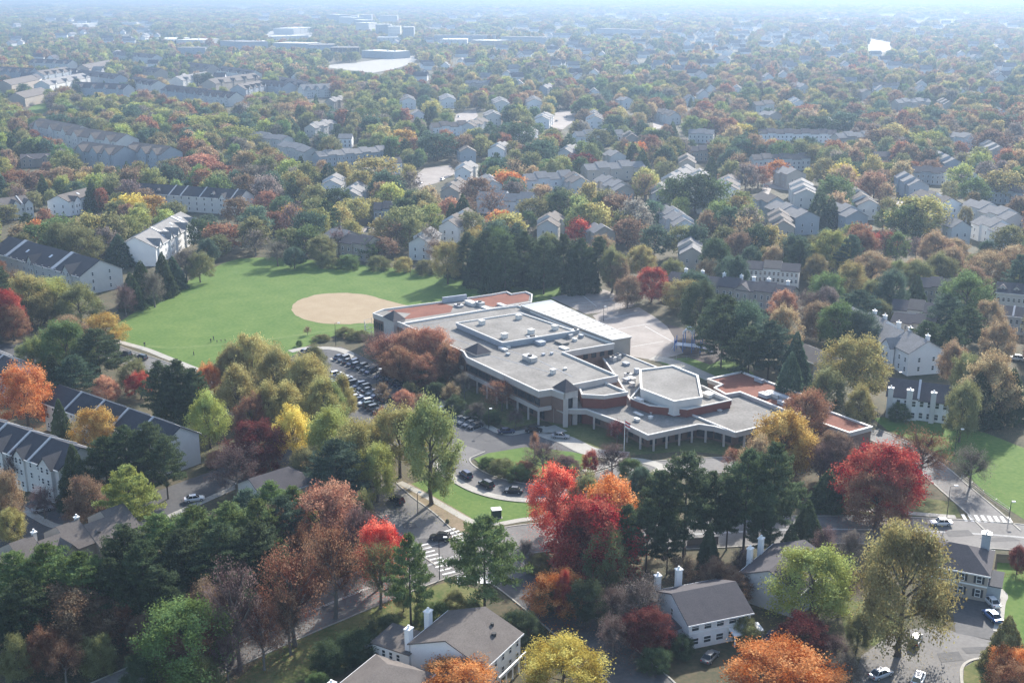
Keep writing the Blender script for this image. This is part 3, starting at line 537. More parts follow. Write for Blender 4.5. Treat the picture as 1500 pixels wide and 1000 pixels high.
for i, (p0, p1, z, dp, wl_, rf_, n) in enumerate([((254, 58), (282, 55), 14, 60, 'bluegrey', 'whiteroof', 4), ((297, 59), (322, 57), 15, 60, 'palewall', 'whiteroof', 4), ((322, 60), (360, 62), 17, 50, 'bluegrey', 'greyshingle', 8), ((352, 62), (400, 61), 14, 70, 'bluegrey', 'whiteroof', 8), ((400, 63), (450, 64), 14, 50, 'bluegrey', 'whiteroof', 8), ((450, 66), (494, 66), 13, 60, 'bluegrey', 'gravel', 6), ((484, 70), (526, 70), 13, 45, 'slate', 'gravel', 6), ((530, 74), (577, 76), 12, 40, 'bluegrey', 'whiteroof', 6), ((430, 42), (462, 40), 16, 60, 'palewall', 'whiteroof', 5), ((330, 36), (348, 36), 16, 40, 'palewall', 'whiteroof', 3), ((648, 58), (684, 58), 14, 60, 'palewall', 'whiteroof', 4), ((690, 59), (724, 60), 12, 50, 'tan', 'whiteroof', 4), ((636, 52), (726, 52), 14, 30, 'bluegrey', 'gravel', 12), ((552, 55), (586, 55), 12, 50, 'palewall', 'whiteroof', 5), ((734, 54), (800, 55), 14, 30, 'bluegrey', 'gravel', 10), ((873, 42), (934, 44), 16, 30, 'bluegrey', 'gravel', 12), ((398, 54), (452, 52), 10, 40, 'palewall', 'whiteroof', 5), ((260, 70), (300, 70), 12, 30, 'bluegrey', 'gravel', 6), ((112, 36), (150, 34), 14, 40, 'palewall', 'whiteroof', 5), ((178, 33), (200, 33), 14, 30, 'palewall', 'whiteroof', 4)]):
    block('%s flat-roofed shop block' % ('white' if rf_ == 'whiteroof' else 'grey'), p0, p1, z, dp, wl_, rf_, win=n)
for i, (p0, p1) in enumerate([((478, 21), (496, 22)), ((496, 25), (518, 26)), ((518, 29), (532, 30)), ((540, 34), (552, 33)), ((550, 36), (572, 36)), ((568, 39), (586, 39)), ((590, 40), (606, 40)), ((512, 23), (524, 23)), ((528, 22), (544, 22)), ((556, 23), (582, 23))]):
    block('pale flat-roofed mid-rise block on the skyline', p0, p1, 34, 34, 'palewall' if i % 2 else 'bluegrey', 'whiteroof', 'apartment_block', 'apartments', 'mid-rise apartments on the skyline', win=6)
# far detached and terraced houses
hm = {}
def far_house(px, py, w, label, lit_tone):
    key = (lit_tone,)
    if key not in hm:
        mb = MB(); pr = [(-.5, 0), (-.5, .6), (0, 1), (.5, .6), (.5, 0)]
        mb.add([(x, p[0], p[1]) for x in (-.5, .5) for p in pr], [(0, 1, 6, 5), (3, 4, 9, 8), (4, 3, 2, 1, 0), (5, 6, 7, 8, 9)], 0)
        for s in (-1, 1): slab(mb, (-.54, s * .56 if s < 0 else 0, .57 if s < 0 else 1.03), (.54, s * .56 if s < 0 else 0, .57 if s < 0 else 1.03), (.54, 0 if s < 0 else .56, 1.03 if s < 0 else .57), (-.54, 0 if s < 0 else .56, 1.03 if s < 0 else .57), .04, 1)
        hm[key] = mb.mesh('distant_house', [M['white'], M['greyshingle' if lit_tone else 'slate']])  # pale shingle paints a sunlit roof, dark slate an unlit one
    p = at(px, py, 9); d = 12; L = w / pxm(p); rz = random.uniform(-.25, .25)
    if random.random() < .4: rz += math.pi / 2
    o = link('distant_house', hm[key], None, (p.x, p.y, 0), rz, (L, d, 11)); tag(o, label, 'house', 'far houses in the haze')
    EXC.append([(p.x + a * L * .7, p.y + b * L * .7) for a, b in ((-1, -1), (1, -1), (1, 1), (-1, 1))]); keep_px([(px - w * .6, py - 3), (px + w * .6, py - 3), (px + w * .6, py + 4 + w * .1), (px - w * .6, py + 4 + w * .1)], p.y - d)
for k in range(230):
    x, y = random.uniform(0, 1490), random.uniform(16, 112)
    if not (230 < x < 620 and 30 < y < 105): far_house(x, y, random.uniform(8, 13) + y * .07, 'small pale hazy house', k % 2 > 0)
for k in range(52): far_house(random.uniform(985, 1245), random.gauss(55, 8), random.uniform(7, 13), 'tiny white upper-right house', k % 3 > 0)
for x, y, w in [(806, 50, 16), (828, 50, 16), (860, 47, 14), (875, 45, 12), (900, 44, 24), (920, 44, 22), (936, 46, 14), (1125, 110, 20), (1148, 106, 14), (1040, 126, 16), (1030, 134, 14), (1245, 116, 18), (1290, 128, 12), (1350, 120, 10), (1348, 128, 12), (1408, 132, 14), (1440, 130, 12), (1330, 96, 14), (1180, 84, 16), (1060, 84, 24), (860, 72, 14), (690, 44, 12), (640, 36, 14), (660, 38, 12), (765, 36, 16), (745, 40, 14), (700, 20, 12), (580, 60, 12), (1300, 18, 20), (1350, 22, 18), (1400, 25, 14), (180, 45, 20), (210, 42, 16), (90, 50, 16), (160, 58, 14), (120, 30, 12), (355, 8, 14), (390, 20, 10), (230, 50, 12), (30, 60, 14), (790, 112, 14), (760, 120, 12), (960, 96, 12), (990, 118, 12), (870, 132, 16), (1010, 142, 16)]:
    far_house(x, y, w, 'lone pale house in hazy trees', True)
# ------------------------------------------------------------------ the school
so_ = at(800, 560, 0)
SCH = empty('school', (so_.x, so_.y, 0), 0, 'large brick school with grey flat roofs, red roof wings and a hexagonal hall', 'school')
def lc(px, py, z): p = at(px, py, z); return Vector((p.x - so_.x, p.y - so_.y))
def outline(pts, z): return ccw([lc(x, y, z) for x, y in pts])
def mass(pts, z, wallm, z0=0.0, fascia=1.6, roof='gravel', par=.55, cop=.42, wall=True, fm='band', seen=True, wpoly=None):
    p = outline(pts, z); n = len(p)
    mb = MB(); mb.prism(inset(p, .12), max(z0, z - fascia), z - .25, top=False, bottom=True); mb.build('fascia', M[fm], SCH)
    if wall:
        mb = MB(); mb.prism(wpoly or inset(p, .3), z0, z - fascia + .1, top=False); mb.build('wall', M[wallm], SCH)
    mb = MB(); mb.poly([(a.x, a.y, z - par) for a in inset(p, .3)]); mb.build('roof', M[roof], SCH)
    q = inset(p, cop); mb = MB()
    for i in range(n):
        a, b, c, d = p[i], p[(i + 1) % n], q[(i + 1) % n], q[i]
        mb.poly([(*a, z), (*b, z), (*c, z), (*d, z)]); mb.poly([(*a, z - .28), (*b, z - .28), (*b, z), (*a, z)]); mb.poly([(*d, z), (*c, z), (*c, z - par), (*d, z - par)])
    mb.build('coping', M['coping'], SCH)
    if seen:
        EXC.append([(a.x + so_.x, a.y + so_.y) for a in inset(p, -4)]); cy = min(a.y for a in p) + so_.y
        keep_px(pts, cy + 6)
    return p
Z2 = 9.6
M2 = [(588.1, 473.1), (678.4, 514.4), (683.3, 522.8), (788.8, 572.6), (807.7, 569.8), (826, 576), (840.6, 562.8), (906.2, 549.7), (825.7, 515.2), (900.6, 502.6), (844.6, 483), (759.2, 446.6), (720, 451.5), (672, 459.1)]
d1 = (lc(788.8, 572.6, Z2) - lc(683.3, 522.8, Z2)).normalized(); d2 = Vector((-d1.y, d1.x))
if d2.y < 0: d2 = -d2
p2 = mass(M2, Z2, 'brick', 4.3, fascia=1.9)
# recessed ground floor under the main block
front = [lc(588.1, 473.1, Z2), lc(678.4, 514.4, Z2), lc(683.3, 522.8, Z2), lc(788.8, 572.6, Z2), lc(826, 576, Z2)]
back = [lc(840.6, 562.8, Z2), lc(906.2, 549.7, Z2), lc(825.7, 515.2, Z2), lc(900.6, 502.6, Z2), lc(844.6, 483, Z2), lc(759.2, 446.6, Z2), lc(720, 451.5, Z2), lc(672, 459.1, Z2)]
mb = MB(); g = [front[0] + d2 * .3, front[1] + d2 * .3, front[2] + d2 * 2.8, front[3] + d2 * 2.8 - d1 * 2.5, front[4] + d2 * 2.5] + back
mb.prism(g, 0, 4.4, top=False); mb.build('ground_floor_wall', M['brick'], SCH)
def edge_panel(name, a, b, z0, z1, out, m, th=.15, off=.0):
    d = (b - a).normalized(); n = Vector((d.y, -d.x))
    if n.y > 0: n = -n
    mb = MB(); q = [a + n * off, b + n * off, b + n * (off + th), a + n * (off + th)]; mb.prism(ccw(q), z0, z1, bottom=True); return mb.build(name, M[m], SCH)
edge_panel('spandrel_band', front[2], front[3], 3.9, 5.0, 0, 'band', .3, -.1)
edge_panel('spandrel_band', front[0], front[1], 3.9, 5.0, 0, 'band', .3, -.1)
edge_panel('spandrel_band', front[3], lc(807.7, 569.8, Z2), 3.9, 5.0, 0, 'band', .3, -.1)
def column(p, z1, w=.55, z0=0):
    mb = MB(); mb.box(p.x - w / 2, p.x + w / 2, p.y - w / 2, p.y + w / 2, z0, z1); mb.build('column', M['band'], SCH)
def edge_windows(a, b, z, h, n, w, out=.04, phase=.5, frac=1.0):
    if b.x < a.x: a, b = b, a
    d = b - a; L = d.length; u = d / L; rz = math.atan2(u.y, u.x); out_n = Vector((u.y, -u.x))
    for k in range(n):
        p = a + u * L * ((k + phase) / n); p = p + out_n * out; window(SCH, p.x, p.y, z, w, h, rz, fr='d')
Lf = (front[3] - front[2]).length
for k in range(8): column(front[2].lerp(front[3], k / 7) + d2 * .35 + (d1 * .4 if k == 0 else -d1 * .4 if k == 7 else Vector((0, 0))), 4.1)
for k in range(9):
    c = front[2].lerp(front[3], (k + .5) / 9)
    for s in (-1.3, 1.3): edge_windows(c + d1 * (s - 1.2), c + d1 * (s + 1.2), 5.5, 1.9, 1, 2.3, -.18)
for k in range(7):
    c = front[2].lerp(front[3], (k + .5) / 7) + d2 * 2.8
    edge_windows(c - d1 * 1.5, c + d1 * 1.5, .7, 2.4, 2, 1.3)
for k in range(7):
    c = front[0].lerp(front[1], (k + .5) / 7)
    for z in (1.2, 5.4): edge_windows(c - d1 * 1.6, c + d1 * 1.6, z, 1.9, 2, 1.5, -.12)
# courtyard windows on the rear return
q0, q1 = lc(825.7, 515.2, Z2), lc(900.6, 502.6, Z2); edge_windows(q0.lerp(q1, .35), q1, 6.2, 1.4, 4, 1.6, -.2)
# west wing with the red roof
WW = [(545.4, 458.4), (561.5, 452.1), (648, 440.9), (720, 430.5), (742.4, 426.3), (749.4, 429.8), (770.4, 426.3), (780.2, 430.5), (779, 442), (720, 451.5), (672, 459.1), (588.1, 473.1)]
Z1 = 9.2; pw = mass(WW, Z1, 'brick', 0, fascia=1.7, roof='gravel', par=.5)
def on_roof(name, pts, z, m, h=.012):
    mb = MB(); mb.poly([(a.x, a.y, z + h) for a in outline(pts, z)]); mb.build(name, M[m], SCH)
on_roof('roof_membrane', [(589, 468), (602, 459), (566, 455.5), (648, 443.6), (664, 449), (660, 457.5), (600, 467)], Z1 - .5, 'redroof')
on_roof('roof_membrane', [(682, 438), (724, 432.6), (742, 429), (750, 432), (769, 429.5), (776, 432), (774, 440.5), (722, 449.5), (700, 444)], Z1 - .5, 'redroof')
a, b = lc(545.4, 458.4, Z1), lc(560.1, 464.7, Z1)
for k in range(4): edge_windows(a.lerp(b, k / 4), a.lerp(b, (k + 1) / 4), 4.4, 2.4, 1, .9, -.2)
mb = MB(); a, b = lc(647.6, 436, 10.4), lc(682.6, 431.5, 10.4); u = (b - a).normalized(); n_ = Vector((-u.y, u.x))
mb.prism(ccw([a, b, b - n_ * .8, a - n_ * .8]), 7.5, 10.6, bottom=True); mb.build('raised_parapet', M['tarp'], SCH)
# slate pyramids
def pyramid(l, b, r, z, h, m='slate', base=0):
    l, b, r = lc(*l, z), lc(*b, z), lc(*r, z); k = l + r - b; c = (l + r) / 2; mb = MB(); q = [l, b, r, k]
    mb.add([(p.x, p.y, z) for p in q] + [(c.x, c.y, z + h)], [(0, 1, 4), (1, 2, 4), (2, 3, 4), (3, 0, 4), (3, 2, 1, 0)]); mb.build('pyramid_roof', M[m], SCH); return q
q = pyramid((560.1, 464), (576.2, 471.5), (595, 467.5), Z1 + .1, 2.6)
mb = MB(); mb.prism(inset(q, .25), 0, Z1 + .05, bottom=True); mb.build('gable_bay', M['band'], SCH)
q = pyramid((679, 511.6), (698, 519.6), (721, 515.6), Z2 + .1, 2.4)
mb = MB(); mb.prism(inset(q, .3), 8.2, Z2 + .09); mb.build('gable_bay', M['band'], SCH)
q = pyramid((808.4, 567), (828, 575.6), (849, 570.6), Z2 + .1, 2.7)
tw = inset(q, .3); mb = MB(); mb.prism(tw, 7.8, Z2 + .08, bottom=True); mb.build('entrance_tower', M['band'], SCH)
for p in inset(q, .8): column(p, 7.85, 1.3)
mb = MB(); mb.prism(inset(q, 1.2), 4.2, 7.75, top=False); mb.build('tower_glazing', M['pane'], SCH)
mb = MB(); mb.prism(tw, 3.6, 4.6, bottom=True); mb.build('spandrel_band', M['band'], SCH)
# raised classroom box
mass([(666.9, 472.1), (763, 457.4), (843.1, 484.1), (736.3, 501.5)], 10.9, 'tarp', Z2 - .8, fascia=1.0, fm='tarp', seen=False, par=.4)
# gymnasium with standing seams
GY = [(762, 446.6), (806.5, 439), (925.8, 492.8), (897, 497.5)]
Z3 = 10.4; gp = mass(GY, Z3, 'tan', 0, fascia=.6, roof='whiteroof', par=.12, cop=.3, fm='tan')
on_roof('grey_roof_panel', [(764, 446.6), (808, 439.4), (816, 443.2), (773, 450.6)], Z3 - .12, 'tarp', .02)  # grey sheet over the back strip of the gym roof
ga, gb, gc, gd = lc(782, 452.6, Z3), lc(818, 444.8, Z3), lc(924, 492.4, Z3), lc(896, 497.4, Z3)
for k in range(1, 9):
    t = k / 9; a = ga.lerp(gd, t); b = gb.lerp(gc, t); u = (b - a).normalized(); n_ = Vector((-u.y, u.x)); mb = MB()
    mb.prism(ccw([a + n_ * .12, b + n_ * .12, b - n_ * .12, a - n_ * .12]), Z3 - .11, Z3 + .05); mb.build('roof_seam', M['band'], SCH)
# small block right of the tower, low roofs, hexagon, drum and east wing
mass([(846, 562.5), (883.1, 557.4), (920.9, 573.5), (885.2, 579.1), (851.8, 577.2)], 8.4, 'redbrick', 0, fascia=1.1)
mass([(880, 520), (900.6, 511.9), (963.6, 537.1), (1010, 556), (985, 590), (923, 586), (905, 556)], 5.6, 'tan', 0, fascia=.8, par=.35, cop=.4)
hx = mass([(936.3, 540.6), (986, 534.3), (1023.1, 549), (1029.4, 581.2), (987.4, 587.5), (937.7, 568.6)], 9.2, 'coping', 5, fascia=1.9, fm='coping', par=.45, cop=.6)
mass([(922.5, 582.6), (951, 593.1), (1007, 598.7), (1072.8, 585.1), (1029.4, 564), (940, 562)], 7.0, 'redbrick', 3.6, fascia=1.5, fm='redbrick', par=.7, cop=.35)
Z8 = 4.9
M8 = [(826, 598.5), (858, 599), (910, 618), (949, 637), (1024, 621), (1046, 624), (1078, 633), (1133, 619.4), (1152, 601), (1084, 573.9), (1063, 577.4), (1040, 590), (1007, 592), (950, 588), (915, 578), (850, 578)]
f8 = [lc(x, y, Z8) for x, y in M8[:8]]
inn = [f8[0] + Vector((2, 3)), f8[1] + Vector((1, 3)), f8[2] + Vector((1.5, 3)), f8[3] + Vector((.3, 4)), f8[4] + Vector((0, 3)), f8[5] + Vector((.5, 3)), f8[6] + Vector((0, 3.5)), f8[7] + Vector((-.5, 2.8))] + [lc(x, y, Z8) for x, y in M8[8:]]
mass(M8, Z8, 'brick', 0, fascia=1.5, par=.35, cop=.45, wpoly=ccw(inn))
for i, n in ((1, 2), (2, 2), (3, 4), (4, 1), (5, 1), (6, 2)):
    for k in range(n):
        c = f8[i].lerp(f8[i + 1], (k + .5) / n); column(c + Vector((0, .7)), Z8 - 1.45, .5)
    edge_windows(inn[i], inn[i + 1], .6, 2.2, max(2, n), 2.0)
edge_panel('roof_divider', lc(1015.4, 607.1, Z8), lc(1078, 633, Z8), Z8 - .3, Z8 + .15, 0, 'coping', .45)
Z9 = 5.6
mass([(1035, 554.3), (1086.1, 543.1), (1180.6, 578.1), (1221.8, 592.3), (1209.7, 598.9), (1279.2, 624.3), (1244.5, 633.6), (1152, 601), (1084, 573.9), (1063, 577.4), (1045, 567), (1056, 562)], Z9, 'brick', 0, fascia=1.2, roof='redroof', par=.4, cop=.6)
on_roof('roof_panel', [(1113, 578.5), (1117, 573), (1131, 570), (1166, 583.5), (1150, 590)], Z9 - .4, 'gravel')
# plant on the roofs
for x0, y0, x1, y1, z in ((790, 528, 839, 551.6, Z2), (742, 512, 790, 528, Z2), (700, 516, 806, 545, Z2), (640, 486, 700, 508, Z2), (612, 476, 690, 463, Z2), (796, 507, 825, 517, Z2), (950, 560, 1010, 572, 9.1), (960, 548, 1006, 580, 9.1), (1058, 613, 1120, 600, Z8), (940, 622, 1010, 611, Z8)):
    edge_panel('roof_seam', lc(x0, y0, z - .55), lc(x1, y1, z - .55), z - .57, z - .5, 0, 'tarp', .14)
def unit(x, y, z, w, l, h, m='metal', fan=False):
    p = lc(x, y, z); mb = MB(); k = [d1 * w / 2 + d2 * l / 2, -d1 * w / 2 + d2 * l / 2, -d1 * w / 2 - d2 * l / 2, d1 * w / 2 - d2 * l / 2]
    q = ccw([p + a for a in k]); mb.prism(q, z + .003, z + h, 0); mb.prism(inset(q, -.1), z + h + .003, z + h + .12, 0, bottom=True)
    o = mb.build('rooftop_unit', M[m], SCH)
    if fan: mb = MB(); mb.tube((p.x, p.y, z + h + .125), (p.x, p.y, z + h + .5), min(w, l) * .32, min(w, l) * .32, 12); mb.build('fan_cowl', M['dark'], o)
zr = Z2 - .55
for x, y, w, l, h, m, f in [(780, 500, 2.6, 2.6, 1.5, 'metal', True), (789, 503, 4.5, 2.2, .9, 'tarp', False), (776, 528, 4.4, 2.2, 1.3, 'metal', True), (741, 508, 3.2, 1.2, .5, 'coping', False), (737, 512.5, 3.4, 1.2, .5, 'coping', False), (810, 547, 1.2, 1.2, 1.2, 'coping', False), (823, 503, 4, 2.6, .6, 'gravel', False), (826, 510.5, 3.2, 1.6, .3, 'coping', False), (830, 493, 4.5, 1.2, 1.1, 'metal', True), (843, 488.5, 1.6, 1.6, 1.3, 'metal', True), (851, 494, 1.5, 1, .8, 'tarp', False), (842, 499, 1.3, 1, .7, 'coping', False), (744, 520, 1.2, .8, .5, 'tarp', False), (796, 520, .8, .8, .4, 'tarp', False), (808, 519, .7, .7, .5, 'tarp', False), (828, 541, .8, .8, .4, 'coping', False)]: unit(x, y, zr, w, l, h, m, f)
for x, y in ((760, 467), (739, 494.5), (778, 488.5), (813, 482.5), (706, 475)): unit(x, y, 10.5, 1.6, 1.6, 1.3, 'coping')
for x, y, w, l, h in ((690, 446, 5, 2, 1.0), (703, 448, 3, 2, 1.3), (712, 454, 4, 1.6, .8), (735, 449, 4, 1.4, .7), (672, 449, 3, 2, .6)): unit(x, y, Z1 - .5, w, l, h, 'metal' if w < 5 else 'coping', w == 3)
for x, y, w, l, h, m in ((898, 529, 1.6, 1.4, 1.3, 'metal'), (905, 526, 1.4, 1.4, 1.4, 'metal'), (917, 534, 2, 1.4, .6, 'tarp'), (920, 552, 1.6, 1.6, 1.0, 'metal'), (925, 558, 2.2, 1.4, 1.0, 'coping'), (918, 559, 1.8, 1.4, .9, 'tarp'), (926, 565, 1.4, 1, .9, 'coping'), (933, 546, 1.2, 1.2, 1.2, 'tarp')): unit(x, y, 5.3, w, l, h, m, m == 'metal')
for x, y in ((936, 588), (1040, 579), (1036, 581)): unit(x, y, 6.4, 2.6, 1.2, .8, 'coping')
for x, y, w in ((933, 616, 1.5), (953, 613, .9), (935, 607, 3), (950, 603, 3), (981, 605, 4), (1020, 603, 2), (1050, 600, 3)): unit(x, y, Z8 - .3, w, .9, .6 if w < 2 else .25, 'coping')
for x, y, w, l in ((1133, 580, 4.5, 1.6), (1120, 581, 3, 1.8), (1150, 586, 3, 1.5), (1146, 593, 3, .8), (1112, 559, 3, 1)): unit(x, y, Z9 - .35, w, l, .9, 'coping' if w > 4 else 'tarp')
mb = MB(); a, b = lc(1040, 577, 6.5), lc(1063, 586, 6.5)
edge_panel('roof_divider', a, b, 6.4, 7.3, 0, 'coping', .3)
# entrance doors under the porch
p = lc(838, 622, 0)
for k in range(3): edge_windows(inn[0] + Vector((k * 1.6, -.3 * k)), inn[0] + Vector((k * 1.6 + 1.2, -.3 * k)), 0.05, 2.3, 1, 1.2, .1)

# ------------------------------------------------------------------ flagpole, playground, fences, poles, box
p = at(914, 664)
t = empty('flagpole', p, 0, 'tall white flagpole with a limp red and white flag before the school porch', 'flagpole')
mb = MB(); mb.tube((0, 0, 0), (0, 0, 9), .11, .06, 8); mb.build('pole', M['trim'], t); mb = MB(); mb.tube((0, 0, 9), (0, 0, 9.25), .13, .1, 8); mb.build('finial', M['metal'], t)
mb = MB()
for k in range(6):
    for j in range(4):
        x0, x1 = .08 + k * .22, .08 + (k + 1) * .22; f = lambda x: .12 * math.sin(x * 6); g = lambda x: -.55 * x
        z = 8.7 - j * .42; mb.poly([(x0, f(x0), z - .42 + g(x0)), (x1, f(x1), z - .42 + g(x1)), (x1, f(x1), z + g(x1)), (x0, f(x0), z + g(x0))], j % 2)
mb.build('flag', [M['red'], M['trim']], t)
p = at(1008, 514)
t = empty('playground_structure', p, math.radians(-20), 'blue playground climbing frame with a pale arched top beside the shaded mulch', 'playground'); t.scale = (1.3, 1.3, 1.3)
for x in (-3.2, -1.1, 1.1, 3.2):
    for y in (-1.3, 1.3):
        mb = MB(); mb.tube((x, y, 0), (x, y, 4.6 if abs(x) < 2 else 3.4), .11, .11, 8); mb.build('post', M['blue'], t)
mb = MB(); mb.box(-3.2, 3.2, -1.25, 1.25, 1.5, 1.62); mb.build('deck', M['silver'], t)
for y in (-1.3, 1.3):
    mb = MB(); pr = [(1.15 * math.cos(math.pi * k / 10), 4.55 + 1.25 * math.sin(math.pi * k / 10)) for k in range(11)]
    for k in range(10): mb.tube((pr[k][0], y, pr[k][1]), (pr[k + 1][0], y, pr[k + 1][1]), .2, .2, 6)
    mb.build('arch', M['silver'], t)
mb = MB(); pr = [(1.2 * math.cos(math.pi * k / 10), 4.6 + 1.3 * math.sin(math.pi * k / 10)) for k in range(11)]
for k in range(10): mb.poly([(pr[k][0], -1.3, pr[k][1]), (pr[k][0], 1.3, pr[k][1]), (pr[k + 1][0], 1.3, pr[k + 1][1]), (pr[k + 1][0], -1.3, pr[k + 1][1])])
mb.build('canopy', M['silver'], t)
mb = MB(); mb.add([(3.2, -.6, 1.6), (3.2, .6, 1.6), (6, .6, .25), (6, -.6, .25), (6.6, .6, .2), (6.6, -.6, .2)], [(0, 3, 2, 1), (3, 5, 4, 2)])
for y in (-.6, .6): mb.box(3.2, 3.25, y - .05, y + .05, 1.4, 1.9); mb.tube((3.2, y, 1.75), (6, y, .45), .08, .08, 6)
mb.build('slide', M['blue'], t)
for k in range(5): mb = MB(); mb.tube((-3.9 + .12 * k, -1, .3 + .28 * k), (-3.9 + .12 * k, 1, .3 + .28 * k), .05, .05, 6); mb.build('rung', M['silver'], t)
for x in (-3.2, 3.2): mb = MB(); mb.box(x - .04, x + .04, -1.2, 1.2, 1.7, 2.5); mb.build('side_panel', M['blue'], t)
def fence(label, pts, h, step, m='metal', name='fence', rails=(.05, .5, .95), mesh=False, cat='fence', r=.05):
    w = [at(*p) for p in pts]; c = w[0]; t = empty(name, (c.x, c.y, 0), 0, label, cat); rb = MB()
    for i in range(len(w) - 1):
        a, b = w[i] - c, w[i + 1] - c; L = (b - a).length; n = max(1, round(L / step))
        for k in range(n + (i == len(w) - 2)):
            q = a.lerp(b, k / n); mb = MB(); mb.tube((q.x, q.y, 0), (q.x, q.y, h), r, r, 6); mb.build('post', M[m], t)
        for z in rails: rb.tube((a.x, a.y, h * z), (b.x, b.y, h * z), r * .7, r * .7, 5)
        if mesh:
            for k in range(int(L / .6)): q = a.lerp(b, k * .6 / L); rb.tube((q.x, q.y, 0), (q.x, q.y, h), .012, .012, 3, caps=False)
    rb.build('rail', M[m], t); return t
fence('grey chain-link backstop fence at the corner of the dirt infield by the school', [(545, 480), (534, 483), (536, 491), (552, 496)], 3.6, 3, name='backstop', cat='backstop', mesh=True, r=.07)
fence('thin dark wire fence along the back edge of the green field', [(400, 377), (470, 382), (560, 391), (650, 398), (720, 404)], 1.6, 8, 'dark', rails=(.5, .97))
fence('tall grey chain-link fence along the near side of the ball court', [(848, 459), (880, 457), (928, 449)], 3.2, 3, mesh=True)
fence('pale low fence around the school playground equipment', [(960, 529), (1006, 527), (1040, 523), (1072, 518)], 1.4, 4)
fence('low grey railing along the foot of the green hillside lawn by the entrance drive', [(1408, 700), (1440, 724), (1478, 750)], 1.1, 4)
def board_fence(label, pts, h):
    w = [at(*p) for p in pts]; c = w[0]; t = empty('board_fence', (c.x, c.y, 0), 0, label, 'fence'); me = None
    b0 = MB(); b0.box(-.095, .095, -.015, .015, 0, h); me = b0.mesh('board', M['wood'])
    for i in range(len(w) - 1):
        a, b = w[i] - c, w[i + 1] - c; L = (b - a).length; rz = math.atan2((b - a).y, (b - a).x); n = int(L / .2)
        for k in range(n): q = a.lerp(b, (k + .5) / n); link('board', me, t, (q.x, q.y, random.uniform(-.02, .02)), rz + random.uniform(-.03, .03))
        for z in (.3, h - .35): mb = MB(); u = (b - a).normalized(); v = Vector((-u.y, u.x, 0)) * .05; mb.tube((*(a + v).xy, z), (*(b + v).xy, z), .04, .04, 4); mb.build('rail', M['wood'], t)
board_fence('dark brown board fence closing the back lawn beside the grey-brown house', [(1458, 823), (1499, 826)], 1.9)
board_fence('weathered garden fence under the tall pines along the main road', [(1006, 799), (1052, 796)], 1.7)
def goal(label, x, y, w, h):
    p = at(x, y); t = empty('goal', p, math.radians(8), label, 'goal')
    for s in (-1, 1): mb = MB(); mb.tube((s * w / 2, 0, 0), (s * w / 2, 0, h), .08, .08, 6); mb.build('post', M['dark'], t)
    mb = MB(); mb.tube((-w / 2, 0, h - .05), (w / 2, 0, h - .05), .07, .07, 6); mb.build('crossbar', M['dark'], t)
goal('dark goal frame standing on the grass before the back fence', 610, 404, 4.5, 4.2)
p = at(727, 757); t = empty('utility_box', p, math.radians(12), 'dark green utility cabinet with a pale flat top on the front lawn', 'utility box')
mb = MB(); mb.box(-1.0, 1.0, -.8, .8, .12, 1.9); mb.build('cabinet', M['greenbox'], t); mb = MB(); mb.box(-1.1, 1.1, -.9, .9, 1.903, 2.02); mb.build('lid', M['trim'], t)  # lid coloured white to stand for sun caught on the top
mb = MB(); mb.box(-1.2, 1.2, -1, 1, 0, .12); mb.build('plinth', M['conc'], t)
for s in (-.5, .5): mb = MB(); mb.box(s - .46, s + .46, -.84, -.803, .2, 1.8); mb.build('door', M['greenbox'], t)
def street_lamp(x, y, h, label, arm=1.2, head='lamp', rz=0):
    t = empty('street_lamp', at(x, y), rz, label, 'street lamp', 'street lamps'); mb = MB(); mb.tube((0, 0, 0), (0, 0, h), .1, .06, 8); mb.build('pole', M['dark'], t)
    mb = MB(); mb.tube((0, 0, h - .05), (arm, 0, h + .15), .045, .04, 6); mb.build('arm', M['dark'], t)
    mb = MB(); mb.box(arm - .15, arm + .6, -.22, .22, h + .1, h + .28); l = mb.build('lamp_head', M['trim'], t); mb = MB(); mb.box(arm - .1, arm + .5, -.17, .17, h + .03, h + .097); mb.build('lens', M['lamp'], l)
for x, y, h, lb in [(644, 849, 9, 'tall dark street lamp standing on the near kerb by the crosswalk'), (1398, 668, 7, 'lamp post with a white head at the top of the entrance drive'), (1386, 765, 8.5, 'lamp post on the verge where the entrance drive meets the main road'), (1290, 722, 8, 'lamp post showing white above the crimson tree'), (1236, 722, 8, 'lamp post left of the crimson tree on the main road verge'), (492, 506, 7.5, 'slim dark lamp post at the upper corner of the school parking lot'), (1064, 520, 5, 'lamp with a bright head in the shaded playground'), (884, 470, 5, 'short lamp beside the ball court'), (612, 752, 5, 'thin sign-like post on the bare verge of the side road'), (1004, 812, 8, 'lamp post among the tall pines by the main road'), (552, 575, 7, 'lamp post in the planted strip of the school parking lot'), (716, 628, 5.5, 'lamp post in the shade before the school front'), (1310, 575, 6, 'white-headed lamp beside the chimney-stacked townhouses'), (660, 690, 5, 'lamp post at the bend of the drop-off lane'), (1478, 760, 4, 'short post beside the right-hand crosswalk')]: street_lamp(x, y, h, lb, 1.0 if h > 5.5 else .3)
